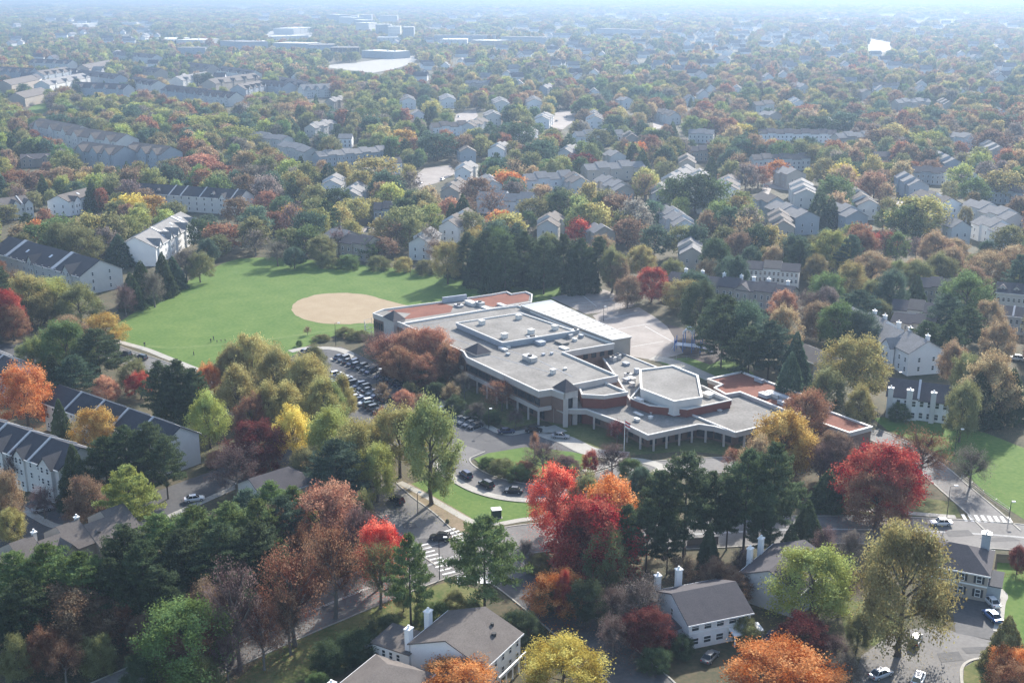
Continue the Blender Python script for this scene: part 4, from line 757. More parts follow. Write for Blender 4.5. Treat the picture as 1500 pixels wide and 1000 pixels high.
# people on the field
def person_mesh():
    me = bpy.data.meshes.new('person'); V = [(0, 0, .95), (0, 0, 1.2), (0, 0, 1.42), (0, .01, 1.52), (0, .02, 1.66), (0, .02, 1.76), (.1, 0, .9), (.12, .08, .5), (.13, .1, .08), (.13, -.06, .05), (-.1, 0, .9), (-.13, -.06, .5), (-.14, -.16, .08), (-.14, -.3, .06), (.2, 0, 1.4), (.26, -.04, 1.12), (.27, -.14, .88), (-.2, 0, 1.4), (-.27, .05, 1.12), (-.28, .0, .88)]
    E = [(0, 1), (1, 2), (2, 3), (3, 4), (4, 5), (0, 6), (6, 7), (7, 8), (8, 9), (0, 10), (10, 11), (11, 12), (12, 13), (2, 14), (14, 15), (15, 16), (2, 17), (17, 18), (18, 19)]
    R = [.15, .15, .17, .06, .1, .08, .095, .075, .05, .045, .095, .075, .05, .045, .075, .055, .04, .075, .055, .04]
    me.from_pydata(V, E, []); o = bpy.data.objects.new('person', me); COL.objects.link(o)
    sk = o.modifiers.new('skin', 'SKIN'); sd_ = me.skin_vertices[0].data
    for i, r in enumerate(R): sd_[i].radius = (r, r * .85)
    sd_[0].use_root = True; su = o.modifiers.new('sub', 'SUBSURF'); su.levels = su.render_levels = 1
    return o, me
def clothes_mat(name, top, leg):
    m = bpy.data.materials.new(name); m.use_nodes = True; N = m.node_tree.nodes; L = m.node_tree.links; b = N['Principled BSDF']; tc = N.new('ShaderNodeTexCoord'); sx = N.new('ShaderNodeSeparateXYZ'); L.new(tc.outputs['Object'], sx.inputs[0])
    mm = N.new('ShaderNodeMath'); mm.operation = 'DIVIDE'; mm.inputs[1].default_value = 1.9; L.new(sx.outputs[2], mm.inputs[0]); cr = N.new('ShaderNodeValToRGB'); cr.color_ramp.interpolation = 'CONSTANT'; L.new(mm.outputs[0], cr.inputs[0])
    e = cr.color_ramp.elements; e[0].color = (.02, .02, .02, 1); e[1].position = .06; e[1].color = (*leg, 1)
    for p_, c in ((.48, top), (.78, (.45, .28, .2)), (.89, (.05, .03, .02))): k = e.new(p_); k.color = (*c, 1)
    L.new(cr.outputs[0], b.inputs['Base Color']); b.inputs['Roughness'].default_value = .9; return m
for i, (x, y, sc, lb, top) in enumerate([(212, 508, 1.05, 'person in dark clothes walking on the pavement at the left end of the field', (.03, .03, .04)), (313, 499, 1.05, 'person in dark clothes standing on the worn path across the field', (.03, .03, .05)), (309, 502, .9, 'person in a dark jacket close beside the one standing on the worn path', (.05, .04, .04)), (318, 502, .62, 'small child in dark clothes nearest the standing adult on the path', (.04, .05, .09)), (324, 501, .62, 'small child in the middle of the three on the path', (.07, .03, .04)), (330, 500.5, .62, 'small child rightmost of the three on the path', (.03, .05, .04)), (284, 521, 1.0, 'person in dark clothes on the grass nearest the conifers', (.03, .03, .03))]):
    o, me = person_mesh(); me.materials.append(clothes_mat('clothes', top, (.03, .035, .06))); o.location = at(x, y, .06); o.scale = (sc,) * 3; o.rotation_euler = (0, 0, random.uniform(0, 6)); tag(o, lb, 'person', 'people on the sports field')
# ------------------------------------------------------------------ cars
def car_meshes(suv):
    k = {}; H_ = 1.72 if suv else 1.46; b = .95 if suv else .88
    st = [(-2.3, .72, .42, .74), (-2.22, .84, .30, .90), (-1.5, .9, .24, b), (0, .91, .22, b), (1.2, .9, .24, b - .02), (1.95, .84, .27, b - .12), (2.28, .72, .36, b - .28)]
    if suv: st[0] = (-2.3, .76, .42, .86); st[1] = (-2.24, .86, .3, .98)
    mb = MB(); R = []
    for x, w, zl, zh in st: R.append([(x, -w * .92, zl), (x, -w, zl + .2), (x, -w, zh - .12), (x, -w * .86, zh), (x, w * .86, zh), (x, w, zh - .12), (x, w, zl + .2), (x, w * .92, zl)])
    vs = [v for r in R for v in r]; n = 8; fs = []
    for i in range(len(R) - 1):
        for j in range(n): fs.append((i * n + j, i * n + (j + 1) % n, (i + 1) * n + (j + 1) % n, (i + 1) * n + j))
    fs += [tuple(range(n)), tuple(range((len(R) - 1) * n + n - 1, (len(R) - 1) * n - 1, -1))]; mb.add(vs, fs)
    xr = (-1.75, -1.1, .35, 1.15) if not suv else (-2.1, -1.85, .3, 1.15)
    base = [(xr[0], .76), (xr[3], .74)]; top = [(xr[1], .58), (xr[2], .58)]
    t0 = [(top[0][0], -.6, H_ - .03), (top[1][0], -.6, H_ - .03), (top[1][0], .6, H_ - .03), (top[0][0], .6, H_ - .03)]
    t1 = [(a[0] * .97 + (0.02), a[1] * .85, H_ + .03) for a in t0]
    mb.add(t0 + t1, [(0, 1, 5, 4), (1, 2, 6, 5), (2, 3, 7, 6), (3, 0, 4, 7), (4, 5, 6, 7)])
    for sy in (-1, 1):                          # pillars
        for xb, xt in ((xr[0], top[0][0]), (xr[3], top[1][0]), (-.45, -.4)):
            mb.tube((xb, sy * .77, b - .04), (xt, sy * .61, H_ - .02), .05, .05, 4, caps=False)
    k['body'] = mb.mesh('body', M['paintwork'])
    mb = MB(); mb.add([(xr[0], -.74, b - .05), (xr[3], -.74, b - .05), (xr[3], .74, b - .05), (xr[0], .74, b - .05), (top[0][0], -.585, H_ - .028), (top[1][0], -.585, H_ - .028), (top[1][0], .585, H_ - .028), (top[0][0], .585, H_ - .028)], [(0, 1, 5, 4), (1, 2, 6, 5), (2, 3, 7, 6), (3, 0, 4, 7)]); k['window'] = mb.mesh('window', M['carglass'])
    mb = MB(); mb.tube((0, -.11, 0), (0, .11, 0), .33, .33, 14, 0); mb.tube((0, -.12, 0), (0, .12, 0), .19, .19, 10, 1); k['wheel'] = mb.mesh('wheel', [M['black'], M['metal']])
    mb = MB(); mb.box(-.06, .05, -.17, .17, -.07, .07); k['headlight'] = mb.mesh('headlight', M['lamp']); mb = MB(); mb.box(-.05, .04, -.14, .14, -.1, .1); k['tail_light'] = mb.mesh('tail_light', M['rlamp'])
    k['b'] = b; return k
CK = {True: car_meshes(True), False: car_meshes(False)}
PAINT = dict(black=(.012, .012, .014), white=(.75, .75, .75), silver=(.42, .43, .45), grey=(.12, .125, .13), navy=(.02, .035, .09), red=(.3, .02, .02), blue=(.05, .12, .3), beige=(.4, .35, .27), darkgreen=(.02, .06, .04))
def car(p, rz, col, suv, label, group, detail=True):
    k = CK[suv]; t = empty('parked_car' if 'lane' not in group and 'road' not in group else 'car', (p.x, p.y, p.z), rz, label, 'car', group)
    o = link('body', k['body'], t); o.color = (*PAINT[col], 1); link('window', k['window'], t)
    if detail:
        for x in (-1.38, 1.42):
            for y in (-.8, .8): link('wheel', k['wheel'], t, (x, y, .33))
        for y in (-.6, .6): link('headlight', k['headlight'], t, (2.2, y, k['b'] - .34)); link('tail_light', k['tail_light'], t, (-2.27, y, k['b'] - .14))
    return t
kind = lambda s: 'SUV' if s else 'saloon car'
for x, y, col, suv, dx in [(657, 686, 'grey', False, 0), (682, 698, 'navy', True, 0), (712, 712, 'black', True, 0), (752, 721, 'black', False, 0), (796, 721, 'navy', False, 0)]:
    p = at(x, y, .06); q = at(x + 14, y + (10 if x < 690 else 7 if x < 730 else 1), .06); rz = math.atan2((p - q).y, (p - q).x)
    car(p, rz, col, suv, {657: 'grey car at the tail bend of the drop-off queue', 682: 'dark blue SUV second in the drop-off queue beside the white kerb', 712: 'black SUV in the middle of the drop-off queue', 752: 'black saloon in the drop-off queue above the utility cabinet', 796: 'dark car nearest the scarlet tree in the drop-off queue'}[x], 'cars waiting in the drop-off lane')
CX = [(742, 634, 'navy', False, 10, 'dark car in the shade at the start of the entrance turning circle'), (782, 632, 'black', False, 0, 'black car shaded beside the entrance turning circle'), (821, 641, 'silver', False, -10, 'silver-roofed car stopped at the school entrance walk'), (645, 790, 'black', True, 165, 'black SUV driving on the crossing between the zebra stripes'), (581, 735, 'black', True, 130, 'dark SUV waiting on the side road under the big trees'), (285, 733, 'white', False, 20, 'white car parked along the shaded residential street'), (62, 748, 'silver', False, 30, 'silver car parked in the shady left courtyard'), (1341, 940, 'black', True, 60, 'dark pickup-like SUV with a bright roof on the cul-de-sac'), (1453, 905, 'blue', False, 100, 'pale blue car at the head of the shaded driveway'), (1452, 884, 'white', False, 95, 'white car behind it close to the house corner'), (1040, 965, 'grey', False, 55, 'grey car in deep shade before the pale two-storey house'), (1130, 935, 'navy', False, 60, 'dark car under the burgundy tree beside the pale two-storey house'),
      (184, 521, 'black', True, 150, 'black SUV on the lane beside the sports field, left one of two'), (207, 526, 'black', True, 150, 'black SUV on the lane beside the sports field, right one of two'), (447, 517, 'grey', False, 60, 'grey car at the very corner of the school parking lot near the field'), (458, 515, 'navy', True, 60, 'dark SUV at the upper corner of the parking lot beside the pale pavement'), (1378, 768, 'white', False, 178, 'white van-like car on the main road above the big golden tree', ), (1384, 541, 'red', False, 120, 'red car beside the white end gable'), (1195, 485, 'silver', False, 170, 'silver car parked behind the small hip-roofed house'), (1488, 527, 'white', True, 150, 'white car at the right edge beyond the tan tree'), (70, 498, 'navy', False, 20, 'dark car in the shaded residents parking at left'), (552, 945, 'white', False, 20, 'white car beside the low wing of the white gabled house'), (1290, 990, 'silver', False, 30, 'silver car in leaf shade at the lower edge of the cul-de-sac'), (1345, 997, 'white', True, 60, 'white SUV cut by the lower edge on the cul-de-sac'), (690, 820, 'silver', False, 10, 'silver car half hidden behind the single pine at the crossing'), (850, 777, 'black', False, 5, 'dark car in tree shade on the main road right of the crossing')]
for c in CX: car(at(c[0], c[1], .09), math.radians(c[4]), c[2], c[3], c[5], 'cars on the roads and drives')
CAR_ROWS = [((494, 524), (612, 577), 17, 'shaded back row of the parking lot', .0), ((490, 549), (572, 590), 12, 'middle row of the parking lot', 0), ((480, 560), (560, 606), 12, 'front row of the parking lot', 0), ((632, 600), (700, 628), 9, 'lot row nearest the school front', 0)]
ORD = ['first', 'second', 'third', 'fourth', 'fifth', 'sixth', 'seventh', 'eighth', 'ninth', 'tenth', 'eleventh', 'twelfth', 'thirteenth', 'fourteenth', 'fifteenth', 'sixteenth', 'seventeenth', 'eighteenth', 'nineteenth', 'twentieth']
for r_, (a, b, n, nm, _) in enumerate(CAR_ROWS):
    A_, B_ = at(*a, .04), at(*b, .04); u = (B_ - A_).normalized(); rz = math.atan2(u.y, u.x) + math.pi / 2 + (.25 if r_ == 0 else 0)
    bm_ = MB(); v = Vector((math.cos(rz), math.sin(rz)))
    for k in range(n + 1):
        q = (A_.lerp(B_, k / n)).xy; w_ = Vector((-v.y, v.x)) * .07; bm_.poly([(*(q - v * 2.6 - w_), 0), (*(q + v * 2.6 - w_), 0), (*(q + v * 2.6 + w_), 0), (*(q - v * 2.6 + w_), 0)])
    tag(bm_.build('bay_marking', M['paint'], None, (0, 0, .05)), kind='structure')
    for k in range(n):
        if (r_ == 0 and k in (8,)) or (r_ == 3 and k == 4): continue
        col = random.choice(['black', 'navy', 'black', 'grey', 'navy'] if r_ == 0 else ['grey', 'grey', 'silver', 'navy', 'black', 'black', 'darkgreen', 'white']); suv = random.random() < .5
        car(A_.lerp(B_, (k + .5) / n), rz + (math.pi if random.random() < .4 else 0), col, suv, '%s %s, %s from left in the %s' % (col.replace('navy', 'dark blue').replace('silver', 'silver'), kind(suv), ORD[k], nm), 'cars in the school parking lot')
for k, (x, y) in enumerate([(672, 172), (815, 178), (830, 172), (842, 182), (1075, 300), (1090, 304), (1126, 302), (1322, 310), (1345, 294), (1362, 290), (1188, 243), (1190, 247), (614, 270), (648, 264), (500, 318), (540, 338), (1130, 318), (1145, 310)]):
    col = random.choice(['white', 'silver', 'grey', 'white']); car(at(x, y, .04), random.uniform(0, 3), col, k % 2 == 0, '%s car parked far off' % col, 'cars parked in the distance', False)
# ------------------------------------------------------------------ trees
def mesh_np(name, V, Fq, mats, mi=None, vary=None):
    me = bpy.data.meshes.new(name); nf, k = Fq.shape
    me.vertices.add(len(V)); me.vertices.foreach_set('co', V.astype(np.float32).ravel()); me.loops.add(nf * k); me.loops.foreach_set('vertex_index', Fq.astype(np.int32).ravel())
    me.polygons.add(nf); me.polygons.foreach_set('loop_start', np.arange(0, nf * k, k, dtype=np.int32))
    for m in mats: me.materials.append(m)
    if mi is not None: me.polygons.foreach_set('material_index', mi.astype(np.int32))
    a = me.attributes.new('vary', 'FLOAT', 'FACE'); a.data.foreach_set('value', (vary if vary is not None else np.full(nf, .5)).astype(np.float32))
    me.update(calc_edges=True); return me
def leaf_quads(P, size, r, asp=.6, up=None):
    n = len(P); a = r.normal(size=(n, 3)); a /= np.linalg.norm(a, axis=1)[:, None]
    if up is not None: a = a * (1 - up[1]) + up[0] * up[1]; a /= np.linalg.norm(a, axis=1)[:, None]
    b = np.cross(a, r.normal(size=(n, 3))); b /= np.linalg.norm(b, axis=1)[:, None]
    s = size * r.uniform(.7, 1.3, (n, 1)); a = a * s; b = b * s * asp
    V = np.stack([P + a, P + b, P - a, P - b], 1).reshape(-1, 3); return V, np.arange(4 * n).reshape(n, 4)
def tubes_np(segs, n=5):
    V = []; Fc = []
    for a, b, r0, r1 in segs:
        a = np.array(a, float); b = np.array(b, float); d = b - a; d /= np.linalg.norm(d) + 1e-9; u = np.cross(d, [.3, .9, .2]); u /= np.linalg.norm(u) + 1e-9; w = np.cross(d, u); o = len(V)
        for p, r in ((a, r0), (b, r1)):
            for k in range(n): t = 2 * math.pi * k / n; V.append(p + (u * math.cos(t) + w * math.sin(t)) * r)
        for k in range(n): Fc.append((o + k, o + (k + 1) % n, o + n + (k + 1) % n, o + n + k))
    return np.array(V), np.array(Fc)
def skeleton(kind, r):
    seg = []; ends = []
    if kind in 'PC':
        seg.append(((0, 0, 0), (0, 0, .5), .019, .012)); seg.append(((0, 0, .5), (.004, 0, .98), .012, .003)); return seg, ends
    z0 = {'R': .2, 'V': .14, 'S': .22}[kind]; tt = .62
    pts = [(0, 0, 0)] + [(r.normal(0, .012), r.normal(0, .012), z) for z in (z0, .42, tt)]
    for i in range(3): seg.append((pts[i], pts[i + 1], (.03, .024, .015)[i], (.024, .015, .007)[i]))
    seg.append(((0, 0, -.02), (0, 0, .03), .042, .03))
    n = 13 if kind == 'S' else 9
    for k in range(n):
        t = (k + .5) / n; z = z0 + (tt - z0) * t ** .8; az = k * 2.4 + r.uniform(-.3, .3); el = (.35 + .6 * t) if kind != 'V' else .95 + .2 * t
        ln = (.36 - .1 * t) * r.uniform(.8, 1.15) * (1.1 if kind != 'V' else .95); d = np.array([math.cos(az) * math.cos(el), math.sin(az) * math.cos(el), math.sin(el) * 1.15])
        p0 = np.array([0, 0, z]); p1 = p0 + d * ln * .55 + r.normal(0, .012, 3); p2 = p1 + (d + np.array([0, 0, .25])) * ln * .5
        seg.append((p0, p1, .012 * (1.3 - t * .6), .007)); seg.append((p1, p2, .007, .003)); ends.append((p1, p2, d))
        for j in range(5 if kind == 'S' else 2):
            q = p0 + (p1 - p0) * r.uniform(.4, 1); dd = d + r.normal(0, .5, 3); dd /= np.linalg.norm(dd); e = q + dd * ln * r.uniform(.3, .6); seg.append((q, e, .005, .002)); ends.append((q, e, dd))
    return seg, ends
def crown_points(kind, n, r):
    """leaf centres of a crown one unit wide and one unit high"""
    if kind == 'P':
        P = []; U = []; lev = 12
        for i in range(lev):
            t = i / (lev - 1); z = .30 + .66 * t; L0 = .5 * (1 - t ** 1.5 * .86) * (.72 + .28 * min(1, t * 4)); nb = 6 if t < .8 else 4; az0 = r.uniform(0, 6)
            for b in range(nb):
                az = az0 + b * 2 * math.pi / nb + r.uniform(-.35, .35); L = L0 * r.uniform(.62, 1.12); zz = z + r.uniform(-.025, .025); m = int(n / (lev * 5.6) * (.35 + L / .5))
                s = r.uniform(.22, 1, m) ** .8; wob = r.normal(0, .036, (m, 2)) * (.45 + .7 * s[:, None]); x = s * L
                P.append(np.stack([x * math.cos(az) - wob[:, 0] * math.sin(az) + wob[:, 1] * .3, x * math.sin(az) + wob[:, 0] * math.cos(az), zz + s * L * (.10 + .28 * t) + r.normal(0, .011, m)], 1)); U.append(np.tile([math.cos(az), math.sin(az), .45], (m, 1)))
        return np.concatenate(P), np.concatenate(U)
    if kind == 'C':
        t = 1 - np.sqrt(r.uniform(0, 1, n)) * .97; az = r.uniform(0, 2 * math.pi, n); lump = .84 + .09 * np.sin(az * 4 + t * 9) + .08 * np.sin(az * 7 - t * 23) + .06 * np.sin(t * 55 + az * 2) + r.normal(0, .04, n)
        R = .5 * np.clip(1 - t, .03, 1) ** .75 * lump * r.uniform(.62, 1, n) ** .5; z = .04 + .95 * t - R * .12
        P = np.stack([R * np.cos(az), R * np.sin(az), z], 1); U = np.stack([np.cos(az), np.sin(az), np.full(n, .25)], 1); return P, U
    nc = {'R': 150, 'V': 130, 'S': 80}[kind]; d = r.normal(size=(nc, 3)); d /= np.linalg.norm(d, axis=1)[:, None]; d[:, 2] = np.where(d[:, 2] < -.75, -d[:, 2], d[:, 2])
    a1, a2, a3 = r.uniform(0, 6, 3); az = np.arctan2(d[:, 1], d[:, 0]); lump = 1 + .10 * np.sin(2 * az + a1) + .09 * np.sin(3 * az + a2 + 2 * d[:, 2]) + .07 * np.sin(5 * d[:, 2] + a3)
    rad = r.uniform(.35, 1, nc) ** .45 * lump
    if kind == 'V': c = np.stack([d[:, 0] * .42, d[:, 1] * .42, np.abs(d[:, 2]) * 0 + d[:, 2] * .44], 1) * rad[:, None]; taper = 1 - .35 * np.clip(c[:, 2] / .44, 0, 1); c[:, :2] *= taper[:, None]; c[:, 2] += .54
    else: c = np.stack([d[:, 0] * .43, d[:, 1] * .43, d[:, 2] * (.45 if kind == 'R' else .38)], 1) * rad[:, None]; c[:, 2] += (.52 if kind == 'R' else .55)
    cs = r.uniform(.055, .095, nc) * (1.15 if kind != 'S' else 1.2); m = n // nc; P = []; U = []
    for i in range(nc):
        g = r.normal(size=(m, 3)); g /= np.linalg.norm(g, axis=1)[:, None]; g *= (r.uniform(0, 1, (m, 1)) ** .5); g[:, 2] = g[:, 2] * .75; dd = c[i] - np.array([0, 0, .45]); dd /= np.linalg.norm(dd) + 1e-6
        q = c[i] + g * cs[i] * 1.35 + dd * (r.uniform(0, 1, (m, 1)) ** 2 * cs[i] * .9) * (1.6 if kind == 'V' else 1); P.append(q); U.append(np.tile(dd, (m, 1)))
    return np.concatenate(P), np.concatenate(U)
CROWN_N = dict(R=26000, V=24000, S=6000, P=19000, C=22000); LEAF = dict(R=.0122, V=.0122, S=.010, P=.0175, C=.0165)
def make_proto(kind, seed, lod):
    r = np.random.default_rng(seed); n = {0: 1.0, 1: .15, 2: .03}[lod]; sz = {0: 1, 1: 2.3, 2: 4.6}[lod]
    seg, ends = skeleton(kind, r); P, U = crown_points(kind, max(90, int(CROWN_N[kind] * n)), r)
    top = np.percentile(P[:, 2], 99.3); wd = np.percentile(np.hypot(P[:, 0], P[:, 1]), 98); P = P * np.array([.5 / wd, .5 / wd, .985 / top])
    V, Q = leaf_quads(P, LEAF[kind] * sz, r, (.36 if kind == 'P' else .55), (U, .45 if kind == 'P' else .1 if kind == 'C' else .25 if kind == 'V' else .0))
    # clumps drift in hue: neighbouring leaves share part of their tint
    cell = np.floor(P / .13).astype(int); h = np.abs(np.sin(cell @ np.array([12.9, 78.2, 37.7]) + seed) * 43758.5) % 1; vary = np.clip(.68 * h + .32 * r.uniform(0, 1, len(P)), 0, 1)
    if kind == 'S':                              # bare tree: a haze of twigs carries the crown
        tw = []
        for a, b, d in ends:
            for j in range({0: 16, 1: 5, 2: 2}[lod]):
                s = r.uniform(.1, 1); q = a + (b - a) * s; e = q + (d * .6 + r.normal(0, .55, 3) + np.array([0, 0, .25])) * r.uniform(.06, .17); tw.append((q, e, .0022 * sz ** .5, .0009 * sz ** .5))
        V2, Q2 = tubes_np(tw, 3); Q = np.concatenate([Q, Q2 + len(V)]); V = np.concatenate([V, V2]); vary = np.concatenate([vary, np.full(len(Q2), .15)])
    Vt, Qt = tubes_np(seg, 6 if lod == 0 else 4)
    return V, Q, vary, Vt, Qt
SEEDS = dict(R=(1, 2, 3, 4, 5, 6), V=(11, 12, 13), S=(21, 22, 23, 24), P=(31, 32, 33, 34), C=(41, 42, 43))
PROTO = {}
for k, ss in SEEDS.items():
    for lod in (0, 1):
        for s in (ss if lod == 0 else ss[:3]):
            V, Q, vary, Vt, Qt = make_proto(k, s, lod)
            lm = M['needle'] if k in 'PC' else M['leaf']
            PROTO.setdefault((k, lod), []).append((mesh_np('crown', V, Q, [lm], None, vary), mesh_np('trunk', Vt, Qt, [M['greybark' if k == 'S' else 'bark']])))
PAL = dict(moss=(.20, .225, .07), bronze=(.225, .185, .07), red=(.36, .045, .024), crimson=(.35, .03, .02), scarlet=(.54, .075, .035), orange=(.52, .19, .035), gold=(.46, .29, .06), yellow=(.54, .42, .07), ygreen=(.31, .33, .08), olive=(.19, .19, .075), olivegold=(.33, .285, .095), green=(.12, .172, .055), bright=(.14, .21, .055), dkgreen=(.07, .10, .046), blgreen=(.075, .12, .075), rust=(.25, .115, .06), brown=(.22, .14, .085), tan=(.33, .235, .125), purple=(.18, .12, .11), grey=(.20, .17, .14), burg=(.16, .034, .03), coral=(.40, .19, .11))
CW = dict(moss='moss-green', bronze='bronze-green', red='red', crimson='crimson', scarlet='scarlet', orange='orange', gold='gold', yellow='yellow', ygreen='yellow-green', olive='olive', olivegold='golden-olive', green='green', bright='bright green', dkgreen='dark green', blgreen='blue-green', rust='rust-coloured', brown='brown', tan='tan', purple='purplish', grey='grey', burg='burgundy', coral='coral-red')
KN = dict(R=('autumn_tree', 'round tree', 'tree'), V=('upright_tree', 'upright tree', 'tree'), S=('bare_tree', 'bare tree', 'tree'), P=('pine_tree', 'tiered pine', 'pine tree'), C=('conifer', 'cone conifer', 'conifer'), B=('shrub', 'low shrub', 'shrub'))
LAND = [(500, 452, 'the dirt infield'), (250, 470, 'the green sports field'), (400, 400, "the field's far corner"), (600, 440, 'the red-roofed school wing'), (700, 560, 'the school front'), (540, 570, 'the parking lot cars'), (660, 690, "the drop-off lane bend"), (727, 757, 'the dark green utility cabinet'), (645, 800, 'the zebra crossing'), (914, 645, 'the flagpole'), (985, 560, 'the hexagonal school hall'), (1140, 590, 'the red-roofed east wing'), (1008, 500, 'the blue playground frame'), (870, 440, 'the ball court'), (670, 930, 'the white gabled house'), (1050, 890, 'the pale two-storey house'), (1150, 830, 'the pale blue-sided house'), (1430, 830, 'the grey-brown hip-roofed house'), (1400, 960, 'the cul-de-sac'), (1430, 755, 'the right-hand crosswalk'), (1340, 585, 'the chimney-stacked townhouse pair'), (1310, 490, 'the white end-gabled row'), (1420, 660, 'the hillside lawn'), (60, 670, 'the white-gabled dark-roofed row'), (190, 610, "the plain dark-roofed row"), (272, 655, 'the blank pale gable wall'), (100, 790, 'the low brown-roofed row'), (90, 390, 'the two-party-wall dark-roofed row'), (245, 345, 'the row with dark gabled dormers'), (290, 290, 'the long blue-black-roofed row'), (105, 285, 'the cream gable-ended house'), (1080, 415, 'the long brown-roofed row'), (1130, 395, 'the cream three-storey block'), (330, 950, 'the pavement at lower left'), (470, 890, 'the main road at lower centre'), (880, 930, 'the shaded side street'), (300, 715, 'the shaded residential street'), (1250, 760, 'the main road at right'), (1340, 450, "the twin brown-roofed rows"), (1360, 290, 'the bright parking lot'), (630, 262, "the looped drive"), (1165, 200, 'the long white terrace'), (1065, 285, 'the white end-on row'), (655, 345, "the pale field-side rows"), (120, 215, 'the condominiums'), (510, 225, 'the long stepped pale row'), (690, 165, 'the far white end-on rows'), (820, 175, 'the far bright parking bay'), (1200, 290, 'the paired end-on rows'), (250, 130, 'the far left estate'), (60, 510, 'the shaded residents parking'), (940, 220, 'the small far tan house'), (1480, 315, "the right-edge rows"), (540, 95, 'the bright shopping car park')]
def where(px, py):
    lx, ly, nm = min(LAND, key=lambda l: (l[0] - px) ** 2 + 2.2 * (l[1] - py) ** 2); dx, dy = px - lx, py - ly
    if abs(dx) < 14 and abs(dy) < 10: return 'at ' + nm
    return ('right of ' if dx > 0 else 'left of ') + nm if abs(dx) > 1.6 * abs(dy) else ('behind ' if dy < 0 else 'in front of ') + nm
TREES = []                                       # centres (x, y, radius) of everything planted one by one
COUNT = {}
def plant(P, w, h, k, col, label=None, lod=0, tiny=False):
    nm, desc, cat = KN[k]; kk = 'R' if k == 'B' else k; COUNT[nm] = COUNT.get(nm, 0) + 1
    cm, tm = random.choice(PROTO[(kk, lod)]); px, py = proj((P.x, P.y, h * .6)); size = 'tall' if h > 17 else 'small' if h < 10 else 'medium'
    t = empty(nm, (P.x, P.y, 0), random.uniform(0, 6.28), label or '%s %s %s %s' % (size if k != 'B' else '', CW[col], desc, where(px, py)), cat, cat + 's')
    t['label'] = t['label'].strip()
    o = link('crown', cm, t, scale=(w, w, h)); v = random.uniform(.85, 1.15); c = PAL[col]; o.color = (c[0] * v, c[1] * v * random.uniform(.93, 1.07), c[2] * v, 1)
    if k == 'B': o.location.z = -.22 * h; o.scale = (w, w, h * 1.2)
    else: link('trunk', tm, t, scale=((w + h) / 2 * .9,) * 2 + (h,))
    TREES.append((P.x, P.y, w / 2)); return t
